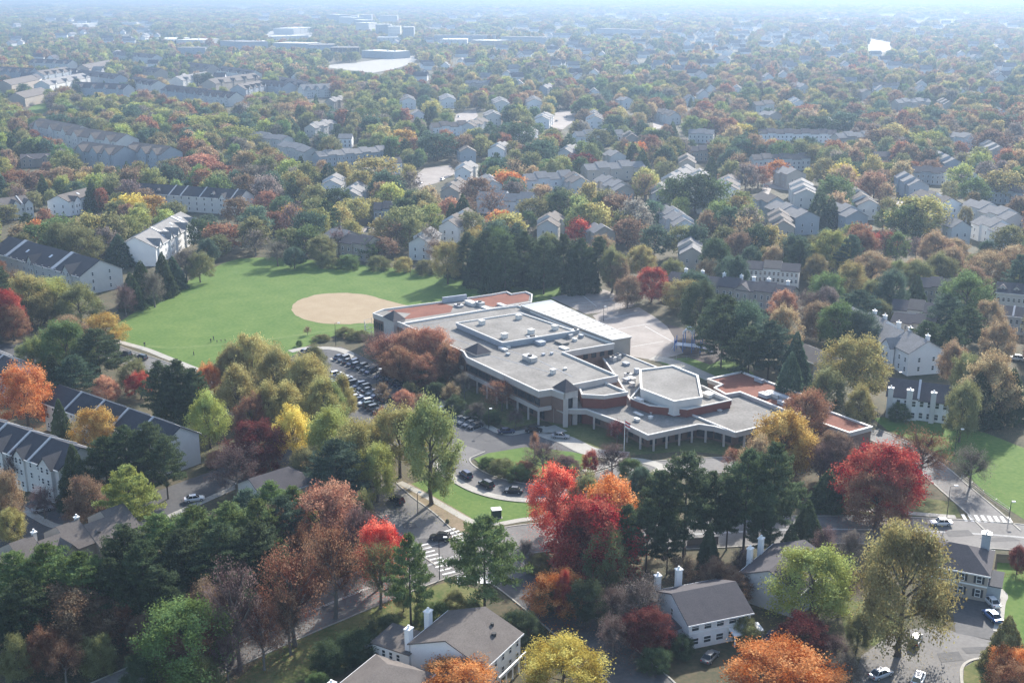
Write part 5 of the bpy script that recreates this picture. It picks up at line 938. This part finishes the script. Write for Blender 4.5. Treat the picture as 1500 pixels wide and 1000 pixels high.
SPEC = '''
268 887 150 14 R bright|98 863 125 12 R brown|300 853 80 12 R brown|352 822 85 980 S purple|432 800 105 945 S rust|470 712 105 16 R coral|395 742 70 14 R brown|492 765 95 905 S rust|556 763 70 14 R scarlet|558 795 72 890 S olive|602 782 56 915 P green|710 757 96 895 P green
490 645 80 16 P blgreen|632 586 85 738 R moss|583 594 80 18 R olivegold|870 733 128 17 R crimson|818 684 78 16 R scarlet|893 700 92 16 R orange|858 695 50 15 R olive|815 838 84 9 R orange|828 836 34 10 V red|676 968 120 7 R orange|825 946 130 9 R yellow|1148 953 155 10 R orange|1315 768 136 960 R bronze|1195 806 122 14 R ygreen
968 688 62 18 P dkgreen|1008 663 84 23 P dkgreen|1044 690 52 18 P dkgreen|1098 660 76 22 P dkgreen|1138 648 76 23 P dkgreen|1185 735 48 10 C dkgreen|1152 604 100 17 R gold|1184 573 66 14 R rust|1110 640 50 15 R tan|1300 652 118 17 R crimson|1290 690 90 13 R rust|1356 630 92 14 S rust|1428 655 62 10 S grey|1238 640 66 13 S purple|1215 690 50 9 C dkgreen|948 892 76 8 R burg|937 846 80 10 S grey|1178 902 84 8 R burg|1100 915 34 4 B olive|1480 905 60 10 C olive|1490 950 60 7 R orange|1495 975 80 7 R rust|1495 800 30 6 R burg
1456 518 84 19 R tan|1438 548 60 14 C dkgreen|1486 543 50 14 C dkgreen|1466 470 50 16 R tan|1258 494 98 19 R olivegold|1215 540 56 14 R olive|1160 520 50 15 C blgreen
1028 412 64 19 R dkgreen|1062 432 72 20 P dkgreen|1098 442 70 20 R blgreen|1130 470 70 18 P blgreen|1150 448 48 17 R tan|1168 490 46 16 C blgreen|1100 480 60 17 P dkgreen|1060 460 60 17 P dkgreen|1190 425 50 14 S purple|1150 425 40 13 R coral|956 392 50 13 R red|1002 410 52 12 R olivegold|920 405 40 12 R brown
655 345 40 17 R olivegold|684 342 46 20 P dkgreen|712 338 46 22 P dkgreen|740 336 48 23 P dkgreen|768 338 48 22 P dkgreen|797 342 48 22 P dkgreen|826 344 46 22 P dkgreen|852 344 44 21 P dkgreen|878 346 46 20 P dkgreen|898 360 40 18 R olive|700 350 44 18 C dkgreen|755 352 44 18 C dkgreen|812 356 44 17 C dkgreen|860 358 44 16 C dkgreen|724 352 44 18 C dkgreen|784 354 44 18 C dkgreen|840 358 44 17 C dkgreen|668 364 36 13 C dkgreen|905 378 36 14 R brown
370 318 52 15 R olive|372 335 40 12 S grey|205 385 44 15 C dkgreen|190 402 36 13 C dkgreen|236 373 36 16 C dkgreen|222 395 34 14 S grey|252 378 36 12 C blgreen|270 363 46 14 S grey|290 370 40 12 R olive|322 328 52 13 R rust|318 345 40 10 R olive|180 415 34 12 S purple|345 290 44 14 R brown
420 335 44 12 R olive|447 330 54 13 R green|470 345 44 12 R olive|495 335 34 12 S purple|515 322 34 13 R olivegold|540 350 40 9 R green|562 348 40 9 R brown|580 325 42 13 S brown|600 318 36 15 R olive|628 330 40 14 S grey|560 318 36 14 R olivegold|640 350 40 11 S brown|480 368 30 7 B olive|510 372 36 6 B green|555 374 34 6 B olive|590 376 30 6 B olivegold|625 380 34 6 B olive|430 362 34 9 R blgreen|405 352 40 11 S grey
38 402 66 18 R olivegold|10 425 46 16 R red|60 408 84 15 R ygreen|112 417 66 14 R olive|150 460 62 11 R gold|97 463 52 9 R tan|112 478 66 10 R brown|140 482 72 17 P dkgreen|75 520 48 13 C dkgreen|106 520 58 14 P blgreen|30 535 76 18 R orange|134 598 68 13 R gold|152 553 42 8 R coral|193 528 44 10 R olive|203 545 40 8 R red|230 530 50 18 P dkgreen|258 527 52 18 P dkgreen|280 540 46 16 P dkgreen|245 545 50 15 C dkgreen|302 532 36 12 R orange|310 530 40 10 S grey|60 425 60 12 R olive|15 448 50 12 R rust
366 490 74 17 V olivegold|338 505 56 15 V olivegold|302 574 60 15 V ygreen|345 535 66 16 V olivegold|402 508 74 17 V olivegold|442 520 72 16 V olivegold|470 552 64 16 V olivegold|418 560 66 15 V olivegold|426 594 58 15 V yellow|482 598 76 16 V ygreen|520 620 84 16 R olivegold|550 650 60 14 R ygreen|372 618 84 13 R burg|342 650 76 12 S purple|376 672 30 4 B red|315 660 30 4 B coral|448 655 50 11 R olive|390 560 60 16 V olivegold|460 505 40 12 V olive|365 580 50 14 R rust|500 565 44 9 R olivegold
184 683 72 17 P ygreen|122 699 66 12 R brown|180 625 66 16 P dkgreen|215 618 66 16 P dkgreen|238 640 50 15 P dkgreen|150 640 60 15 P dkgreen|105 655 52 14 C dkgreen|85 588 36 13 C dkgreen|8 690 44 14 R tan|12 745 44 8 R olivegold|20 660 40 9 S purple|60 710 40 8 S purple
20 808 80 16 P green|65 798 84 17 P green|115 810 84 16 P green|180 770 84 18 P dkgreen|232 752 84 18 P green|282 742 84 18 P green|330 738 80 18 P green|376 732 74 17 P green|412 728 66 16 P blgreen|205 795 84 17 P dkgreen|262 778 84 17 P dkgreen|320 770 84 17 P dkgreen|372 765 76 16 P dkgreen|30 850 80 15 P dkgreen|160 820 70 15 P dkgreen|230 830 74 14 P dkgreen|300 808 74 14 P dkgreen
568 490 72 11 S coral|600 482 66 13 R coral|632 480 62 14 R coral|655 502 46 12 R rust|585 510 60 11 R rust|548 486 40 9 S purple|620 520 60 10 R rust|735 556 58 9 S coral|592 572 36 6 R coral|615 575 30 7 S tan|680 545 34 8 S grey|560 560 26 6 S tan|795 648 60 8 S purple|783 632 16 7 S coral|898 652 60 8 S purple|905 615 36 6 S burg|770 675 34 4 B rust|735 672 40 4 B olive|760 680 36 4 B green|830 668 40 4 B purple|715 670 30 3 B green|865 660 24 6 R red|925 672 40 6 R green|940 685 40 7 R blgreen|1075 655 30 6 S coral|955 690 40 6 B olive|650 620 20 4 S tan
640 885 44 5 R green|690 880 36 5 R olive|665 868 40 4 B olive|750 895 40 6 R dkgreen|775 900 46 6 R dkgreen|620 880 30 4 B green|590 860 26 5 R olive|465 985 40 4 B green|800 860 40 5 R olive|560 905 60 4 B dkgreen|520 925 70 5 B dkgreen|480 940 60 5 B dkgreen|1000 815 60 8 S brown|1050 820 50 8 R brown|1075 835 60 7 R brown|1240 830 50 8 S purple|1090 800 40 8 S purple|860 850 60 9 R dkgreen|900 860 60 8 S purple|770 790 30 6 S grey|790 810 40 4 B olive|340 560 40 10 S grey|450 478 12 3 S tan|438 498 10 2 B green|505 480 30 3 B olive|525 484 30 3 B olive|470 490 26 2 B olive|640 690 14 4 B green|655 760 6 1 B dkgreen
320 168 80 18 R ygreen|285 172 70 17 R ygreen|205 150 50 16 R ygreen|240 160 54 15 R ygreen|345 185 64 16 R ygreen|190 172 54 15 R olive|290 226 70 15 R coral|255 232 54 13 R olive|320 240 50 13 R rust|190 285 56 14 R yellow|222 286 44 13 R gold|250 296 44 12 R olive|170 295 40 12 R olive|145 318 46 12 R olivegold|116 334 40 11 R coral|80 328 54 12 R olivegold|52 322 32 11 R orange|30 328 40 10 R tan|172 345 44 13 C blgreen|20 250 54 13 R rust|55 250 50 13 R brown|90 245 46 14 R tan|140 255 46 14 R ygreen|130 308 24 11 C dkgreen|110 320 30 10 R olivegold|8 300 34 9 R olive|440 148 32 16 R coral|455 170 40 14 R olive
1020 254 70 21 R dkgreen|990 262 50 17 R green|1045 262 50 18 R green|905 285 52 17 R brown|820 280 46 17 R dkgreen|850 320 40 12 R scarlet|735 308 44 11 R orange|700 330 26 8 R gold|1225 258 56 19 R green|1235 240 48 14 R yellow|1350 288 84 20 R olivegold|1330 300 60 17 R green|1362 192 48 17 R ygreen|1310 182 60 18 R olivegold|1290 190 56 16 R brown|1285 165 54 15 R rust|1440 160 70 18 R rust|1480 168 60 18 R rust|1455 190 60 17 R brown|1470 250 60 17 R olivegold|1430 260 50 16 R green|1410 240 40 16 R ygreen|760 180 50 19 R dkgreen|790 205 54 20 R blgreen|640 195 60 19 R blgreen|590 190 44 16 R gold|550 182 36 15 R ygreen|550 230 70 19 R olivegold|480 240 40 16 C blgreen|430 250 40 15 R olivegold|405 225 46 16 R brown|385 240 40 14 S grey|530 250 44 16 R olivegold|600 250 40 14 S grey|1140 235 40 13 R orange|1098 200 24 10 R coral|1140 205 24 10 R red|1090 182 46 13 R yellow|960 190 50 16 R dkgreen|935 208 30 13 R orange|900 170 40 16 R blgreen|850 225 50 13 R burg|880 190 40 14 R olive|1240 165 60 20 R blgreen|1200 170 56 18 R dkgreen
1310 395 50 17 R blgreen|1345 405 34 13 C dkgreen|1280 370 60 15 R tan|1250 385 50 15 R olivegold|1230 340 54 14 R brown|1300 340 44 9 R red|1420 400 76 17 R green|1450 370 60 14 R tan|1490 360 60 14 R tan|1480 330 50 13 R olive|1380 370 50 14 R olive|1280 410 40 12 R olive|1260 425 60 14 P blgreen|1390 430 50 15 P blgreen|1420 450 56 15 P dkgreen|1360 470 50 14 P dkgreen|1450 440 46 14 R tan|1215 400 50 15 R green|1290 440 40 10 R olive|1195 345 44 13 R olive|1130 330 44 14 R olivegold|1080 340 40 14 R brown|1050 350 50 16 R dkgreen|1000 330 44 14 R olive|960 330 50 15 R blgreen|940 360 44 13 R olivegold|985 380 40 11 R olive|1040 380 36 10 R tan|920 320 44 14 R brown|1080 375 40 16 R blgreen|760 320 44 14 S grey|780 290 50 15 R olive|720 280 50 15 S brown|700 260 50 15 R brown|745 250 50 15 R orange|880 350 40 12 R tan|660 290 40 12 R coral|690 310 40 13 R olive|620 295 40 13 R olivegold|590 290 40 15 R dkgreen|520 290 44 13 R olivegold|495 275 40 15 R dkgreen|460 290 44 13 R olive|425 300 44 12 R gold|390 280 40 12 R coral|400 310 40 11 R rust|355 255 40 14 R brown
1225 632 60 12 R brown|1205 650 50 11 S purple|1255 655 50 12 S rust|1170 620 50 13 R rust|1320 590 30 5 B green|1415 560 50 16 R olive|1400 500 44 14 R tan|1420 520 50 14 R olive|1395 470 40 14 P dkgreen|1262 565 44 12 R olivegold
640 560 34 5 B dkgreen|610 545 34 5 B dkgreen|665 580 34 5 B dkgreen|575 525 40 6 R rust|660 560 30 7 S tan|700 590 30 5 S grey|720 600 26 4 B dkgreen|755 600 30 5 S purple|690 600 26 3 B dkgreen|600 560 24 5 R olive
300 905 70 12 S rust|250 930 60 10 R brown|380 880 60 13 S rust|330 930 50 10 S purple|420 860 50 13 S brown|290 960 60 8 R olive|200 960 60 8 B dkgreen
396 706 60 14 P green|428 712 60 14 P green|360 716 60 14 P blgreen
500 548 40 14 V olivegold|486 560 44 14 V moss|540 618 60 14 V olivegold|455 520 50 14 V olivegold|560 600 40 12 R rust
130 870 60 10 R brown|180 880 50 9 S rust|205 900 44 8 R brown|250 860 60 12 P dkgreen|320 880 50 9 S purple|340 840 50 12 P dkgreen|400 800 50 12 P dkgreen|60 920 60 9 R rust|20 930 50 9 R olive|90 940 60 8 S brown|140 930 50 7 B olive|10 880 50 12 P dkgreen|360 800 60 13 P dkgreen|440 770 50 13 S rust|460 790 50 12 S brown|520 740 44 14 S purple|540 745 50 13 S purple|530 720 40 12 R olive
890 770 60 14 R olive|920 740 50 16 P dkgreen|850 760 60 13 R burg|950 730 50 16 P dkgreen|1070 700 40 16 P dkgreen|980 760 40 12 P dkgreen|1040 770 36 11 C dkgreen|1120 740 40 12 P dkgreen|1160 770 40 9 C dkgreen|1210 770 40 8 S purple|1250 775 40 9 S grey|900 900 50 8 S purple|1000 930 40 4 B dkgreen|960 950 50 4 B dkgreen|1090 900 40 5 B olive|1225 930 50 6 S purple|1260 900 40 7 R olive|1240 960 60 6 S grey'''
for ln in SPEC.replace('\n', '|').split('|'):
    if not ln.strip(): continue
    x, y, w, h, k, col = ln.split(); x, y, w, h = float(x), float(y), float(w), float(h)
    if 650 < x < 920 and 330 < y < 370: y += random.uniform(-6, 9); w *= random.uniform(.75, 1.1)
    if h > 60: p = at(x, h, 0); dy = c_ - (y - 500) / F * s_; t = p.y / dy; h = CAMH - t * (s_ + (y - 500) / F * c_); P = p
    else: P = at(x, y, h); P.z = 0
    wm_ = w / pxm((P.x, P.y, h * .6)) * (1.3 if k == 'P' else 1.15 if k == 'C' else 1.08)
    plant(P, wm_, h, k, col, lod=0 if P.y < 480 else 1)
# --- the wooded suburb in between: planted by a jittered grid, clear of buildings, lots and the views of them
PAL_L = ['olive', 'moss', 'olivegold', 'brown', 'tan', 'olive', 'blgreen', 'grey', 'dkgreen', 'bronze', 'green', 'olive', 'rust', 'blgreen', 'moss', 'ygreen']
PAL_R = ['rust', 'brown', 'tan', 'bronze', 'olive', 'brown', 'moss', 'olivegold', 'blgreen', 'tan', 'dkgreen', 'grey', 'olive', 'blgreen', 'green']
def scatter_candidates(y0, y1, step, hm, frac):
    xs = []; 
    ny = int((y1 - y0) / step)
    for j in range(ny):
        y = y0 + (j + .5) * step; hw = y * .47 + 40; n = int(2 * hw / step); xs.append(np.stack([np.linspace(-hw, hw, n), np.full(n, y)], 1))
    P = np.concatenate(xs); P = P + rng.uniform(-.55, .55, P.shape) * step; n1 = np.sin(P[:, 0] / 37 + 1.3) + np.sin(P[:, 1] / 43 + P[:, 0] / 90) + np.sin(P[:, 0] / 71 - P[:, 1] / 60)
    keep = rng.uniform(0, 1, len(P)) < np.clip(frac + .12 * n1, .1, 1); P = P[keep]; H = hm * rng.uniform(.7, 1.3, len(P)); return P, H
def allowed(P, H, Wd, margin=0):
    ok = np.ones(len(P), bool)
    for e in EXC:
        E = np.array(e); bx = E.min(0) - 3; tx = E.max(0) + 3; idx = np.where(ok & (P[:, 0] > bx[0]) & (P[:, 0] < tx[0]) & (P[:, 1] > bx[1]) & (P[:, 1] < tx[1]))[0]
        if len(idx): ok[idx[inside(P[idx, 0], P[idx, 1], E)]] = False
    for fx, fz in ((0, .95), (-.3, .75), (.3, .75), (0, .55), (-.38, .5), (.38, .5), (0, .3)):
        y = P[:, 1] * c_ - (H * fz - CAMH) * s_; w = -(P[:, 1] * s_ + (H * fz - CAMH) * c_); u = np.round(750 + F * (P[:, 0] + fx * Wd) / y).astype(int); v = np.round(500 + F * w / y).astype(int)
        m = (u >= 0) & (u < 1500) & (v >= 0) & (v < 1000); k = np.zeros(len(P)); k[m] = KEEP[v[m], u[m]]; ok &= ~(k > P[:, 1])
    return ok
P, H = scatter_candidates(215, 900, 11.0, 14, .8); Wd = H * rng.uniform(.75, 1.1, len(P)); ok = allowed(P, H, Wd); P, H, Wd = P[ok], H[ok], Wd[ok]
TA = np.array(TREES); d_ok = np.array([np.min((TA[:, 0] - p[0]) ** 2 + (TA[:, 1] - p[1]) ** 2 - (TA[:, 2] * .95 + 2) ** 2) > 0 for p in P])
pxs = np.array([proj((p[0], p[1], 0)) for p in P]); near = ((pxs[:, 1] > 470) & ~((pxs[:, 0] > 1180) & (pxs[:, 1] < 560)) & ~((pxs[:, 0] < 120) & (pxs[:, 1] < 640))) | ((pxs[:, 1] > 395) & (pxs[:, 0] > 120) & (pxs[:, 0] < 1010)); ok = d_ok & ~near; P, H, Wd, pxs = P[ok], H[ok], Wd[ok], pxs[ok]
order = np.argsort(P[:, 1]); REST = []
LIM = dict(autumn_tree=300, bare_tree=300, pine_tree=300, conifer=300)
for i in order:
    x, y = P[i]; right = pxs[i, 0] > 950; q = random.random(); k = 'S' if q < .10 else 'C' if q < .16 else 'P' if q < .22 else 'R'
    col = random.choice(PAL_R if right and random.random() < .75 else PAL_L)
    if k in 'PC': col = random.choice(['dkgreen', 'blgreen', 'dkgreen'])
    if k == 'S': col = random.choice(['grey', 'purple', 'brown', 'tan'])
    if abs(pxs[i, 0] - 750) < 790 and COUNT.get(KN[k][0], 0) < LIM.get(KN[k][0], 300) and y < 800: plant(Vector((x, y, 0)), float(Wd[i] * (.8 if k in 'PC' else 1)), float(H[i]), k, col, lod=1 if y > 480 else 0)
    else: REST.append((x, y, Wd[i], H[i], k, col))
# --- fallen leaves under the near trees, past counting
Vl = []; Ql = []; Tl = []; r = np.random.default_rng(77); nq = 0
for o in list(COL.objects):
    if o.parent is None and o.get('category') == 'tree' and o.location.y < 300 and o.children:
        cw = next(c for c in o.children if c.name.startswith('crown')); R = cw.scale[0] * .62; n = int(300 * (R / 5) ** 1.3); a = r.uniform(0, 6.283, n); d = R * np.sqrt(r.uniform(0, 1, n)) * (1 + .25 * r.normal(size=n))
        P_ = np.stack([o.location.x + d * np.cos(a) - .15 * R, o.location.y + d * np.sin(a) - .3 * R, r.uniform(.12, .2, n)], 1); t = r.uniform(0, 6.283, n); s = r.uniform(.05, .13, n); ux = np.stack([np.cos(t) * s, np.sin(t) * s, r.normal(0, .02, n)], 1); uy = np.stack([-np.sin(t) * s * .7, np.cos(t) * s * .7, r.normal(0, .02, n)], 1)
        Vl.append(np.stack([P_ + ux, P_ + uy, P_ - ux, P_ - uy], 1).reshape(-1, 3)); Ql.append(np.arange(4 * n).reshape(n, 4) + nq); nq += 4 * n; c = np.array(cw.color[:]); Tl.append(np.clip(c[:3] * np.array([1.1, 1.0, .9]) * r.uniform(.6, 1.2, (n, 1)) + np.array([.03, .015, 0]), 0, 1))
fm = bpy.data.materials.new('fallen_leaf'); fm.use_nodes = True; fa = fm.node_tree.nodes.new('ShaderNodeAttribute'); fa.attribute_name = 'tint'; fb = fm.node_tree.nodes['Principled BSDF']; fm.node_tree.links.new(fa.outputs['Color'], fb.inputs['Base Color']); fb.inputs['Roughness'].default_value = .9
me = mesh_np('fallen_leaves', np.concatenate(Vl), np.concatenate(Ql), [fm]); Tl = np.concatenate(Tl); a = me.attributes.new('tint', 'FLOAT_COLOR', 'FACE'); a.data.foreach_set('color', np.c_[Tl, np.ones(len(Tl))].astype(np.float32).ravel()); tag(link('fallen_leaves', me), kind='stuff')
# --- the far woodland: too many to count, one object
far = list(REST)
for y0, y1, st, hm, fr in ((900, 1700, 12.5, 14.5, .76), (1700, 3200, 16, 15, .88), (3200, 6500, 30, 18, .95), (6500, 13000, 75, 22, 1.0)):
    P, H = scatter_candidates(y0, y1, st, hm, fr); Wd = H * rng.uniform(.8, 1.15, len(P)) * max(1, st / 16); ok = allowed(P, H, Wd); P, H, Wd = P[ok], H[ok], Wd[ok]
    for (x, y), h, w in zip(P, H, Wd):
        px = 750 + F * x / y; right = px > 950; q = random.random(); k = 'C' if q < .1 else 'S' if q < .16 and y < 1700 else 'R'; col = random.choice(PAL_R if right and random.random() < .75 else PAL_L)
        far.append((x, y, w * (.7 if k == 'C' else 1), h, k, 'dkgreen' if k == 'C' else col))
PC = bpy.data.collections.new('woodland_tree_kinds'); pi = {}; cnt = 0
for k, ss in (('R', (1, 2, 3, 4)), ('S', (21, 22)), ('P', (31,)), ('C', (41, 42))):
    for lod in (1, 2):
        for s in ss:
            V, Q, vary, Vt, Qt = make_proto(k, s + 100, lod)
            me = mesh_np('woodland_tree', np.concatenate([V, Vt]), np.concatenate([Q, Qt + len(V)]), [M['farleaf'], M['bark']], np.r_[np.zeros(len(Q)), np.ones(len(Qt))], np.r_[vary, np.full(len(Qt), .5)])
            o = bpy.data.objects.new('woodland_tree.%03d' % cnt, me); PC.objects.link(o); pi.setdefault((k, lod), []).append(cnt); cnt += 1
me = bpy.data.meshes.new('distant_woodland'); n = len(far); me.vertices.add(n)
me.vertices.foreach_set('co', np.array([(f[0], f[1], -.1) for f in far], np.float32).ravel())
def attr(nm, ty, vals, key): a = me.attributes.new(nm, ty, 'POINT'); a.data.foreach_set(key, np.asarray(vals).ravel())
attr('kind_index', 'INT', np.array([random.choice(pi[(f[4], 1 if f[1] < 1500 else 2)]) for f in far], np.int32), 'value')
attr('size', 'FLOAT_VECTOR', np.array([(f[2], f[2], f[3]) for f in far], np.float32), 'vector'); attr('turn', 'FLOAT', rng.uniform(0, 6.28, n).astype(np.float32), 'value')
tints = np.array([(*PAL[f[5]], 1) for f in far], np.float32); tints[:, :3] *= rng.uniform(.95, 1.4, (n, 1)); tints[:, :3] *= rng.uniform(.92, 1.08, (n, 3)); attr('tint', 'FLOAT_COLOR', tints, 'color')
ng = bpy.data.node_groups.new('plant_woodland', 'GeometryNodeTree'); ng.interface.new_socket('Geometry', in_out='INPUT', socket_type='NodeSocketGeometry'); ng.interface.new_socket('Geometry', in_out='OUTPUT', socket_type='NodeSocketGeometry')
gi = ng.nodes.new('NodeGroupInput'); go = ng.nodes.new('NodeGroupOutput'); ip = ng.nodes.new('GeometryNodeInstanceOnPoints'); ci = ng.nodes.new('GeometryNodeCollectionInfo'); ci.inputs[0].default_value = PC; ci.inputs[1].default_value = True; ci.inputs[2].default_value = True
def named(nm, ty): a = ng.nodes.new('GeometryNodeInputNamedAttribute'); a.data_type = ty; a.inputs[0].default_value = nm; return next(o for o in a.outputs if o.enabled and o.name == 'Attribute')
cx = ng.nodes.new('ShaderNodeCombineXYZ'); er = ng.nodes.new('FunctionNodeEulerToRotation'); Lk = ng.links.new
Lk(gi.outputs[0], ip.inputs['Points']); Lk(ci.outputs[0], ip.inputs['Instance']); ip.inputs['Pick Instance'].default_value = True; Lk(named('kind_index', 'INT'), ip.inputs['Instance Index']); Lk(named('turn', 'FLOAT'), cx.inputs[2]); Lk(cx.outputs[0], er.inputs[0]); Lk(er.outputs[0], ip.inputs['Rotation']); Lk(named('size', 'FLOAT_VECTOR'), ip.inputs['Scale']); Lk(ip.outputs[0], go.inputs[0])
wo = link('distant_woodland', me); wo.modifiers.new('plant', 'NODES').node_group = ng; tag(wo, 'hazy autumn woodland and garden trees filling the suburb to the horizon', 'woodland', kind='stuff')
print('trees', COUNT, 'far', n)
# ------------------------------------------------------------------ labels that would still be shared get their place
for rnd in range(2):
    seen = {}
    for o in COL.objects:
        if o.parent is None and o.get('label') and not o.get('kind'): seen.setdefault(o['label'], []).append(o)
    for lb, os_ in seen.items():
        if len(os_) < 2: continue
        def px_of(o): return proj((o.location.x, o.location.y, 5))
        if rnd == 0 and os_[0]['category'] not in ('tree', 'pine tree', 'conifer', 'shrub'):
            for o in os_: o['label'] = lb + ', ' + where(*px_of(o))
        else:
            os_.sort(key=lambda o: px_of(o)[0])
            for i, o in enumerate(os_):
                w = 'leftmost' if i == 0 else 'rightmost' if i == len(os_) - 1 else (ORD[i] if i < 20 else '%dth' % (i + 1)) + ' from left'
                o['label'] = lb + ', ' + w if len(os_) > 2 else lb + (', left one' if i == 0 else ', right one')
# ------------------------------------------------------------------ the air
hz = MB(); hz.box(-17500, 17500, -400, 22000, -1, 112.5); ho = hz.build('haze', []); tag(ho, kind='stuff')
hm_ = bpy.data.materials.new('haze'); hm_.use_nodes = True; hn = hm_.node_tree.nodes; hn.remove(hn['Principled BSDF']); pv = hn.new('ShaderNodeVolumePrincipled')
pv.inputs['Color'].default_value = HAZE_COL; pv.inputs['Density'].default_value = HAZE_DENSITY; pv.inputs['Anisotropy'].default_value = HAZE_G
hm_.node_tree.links.new(pv.outputs[0], hn['Material Output'].inputs['Volume']); ho.data.materials.append(hm_)
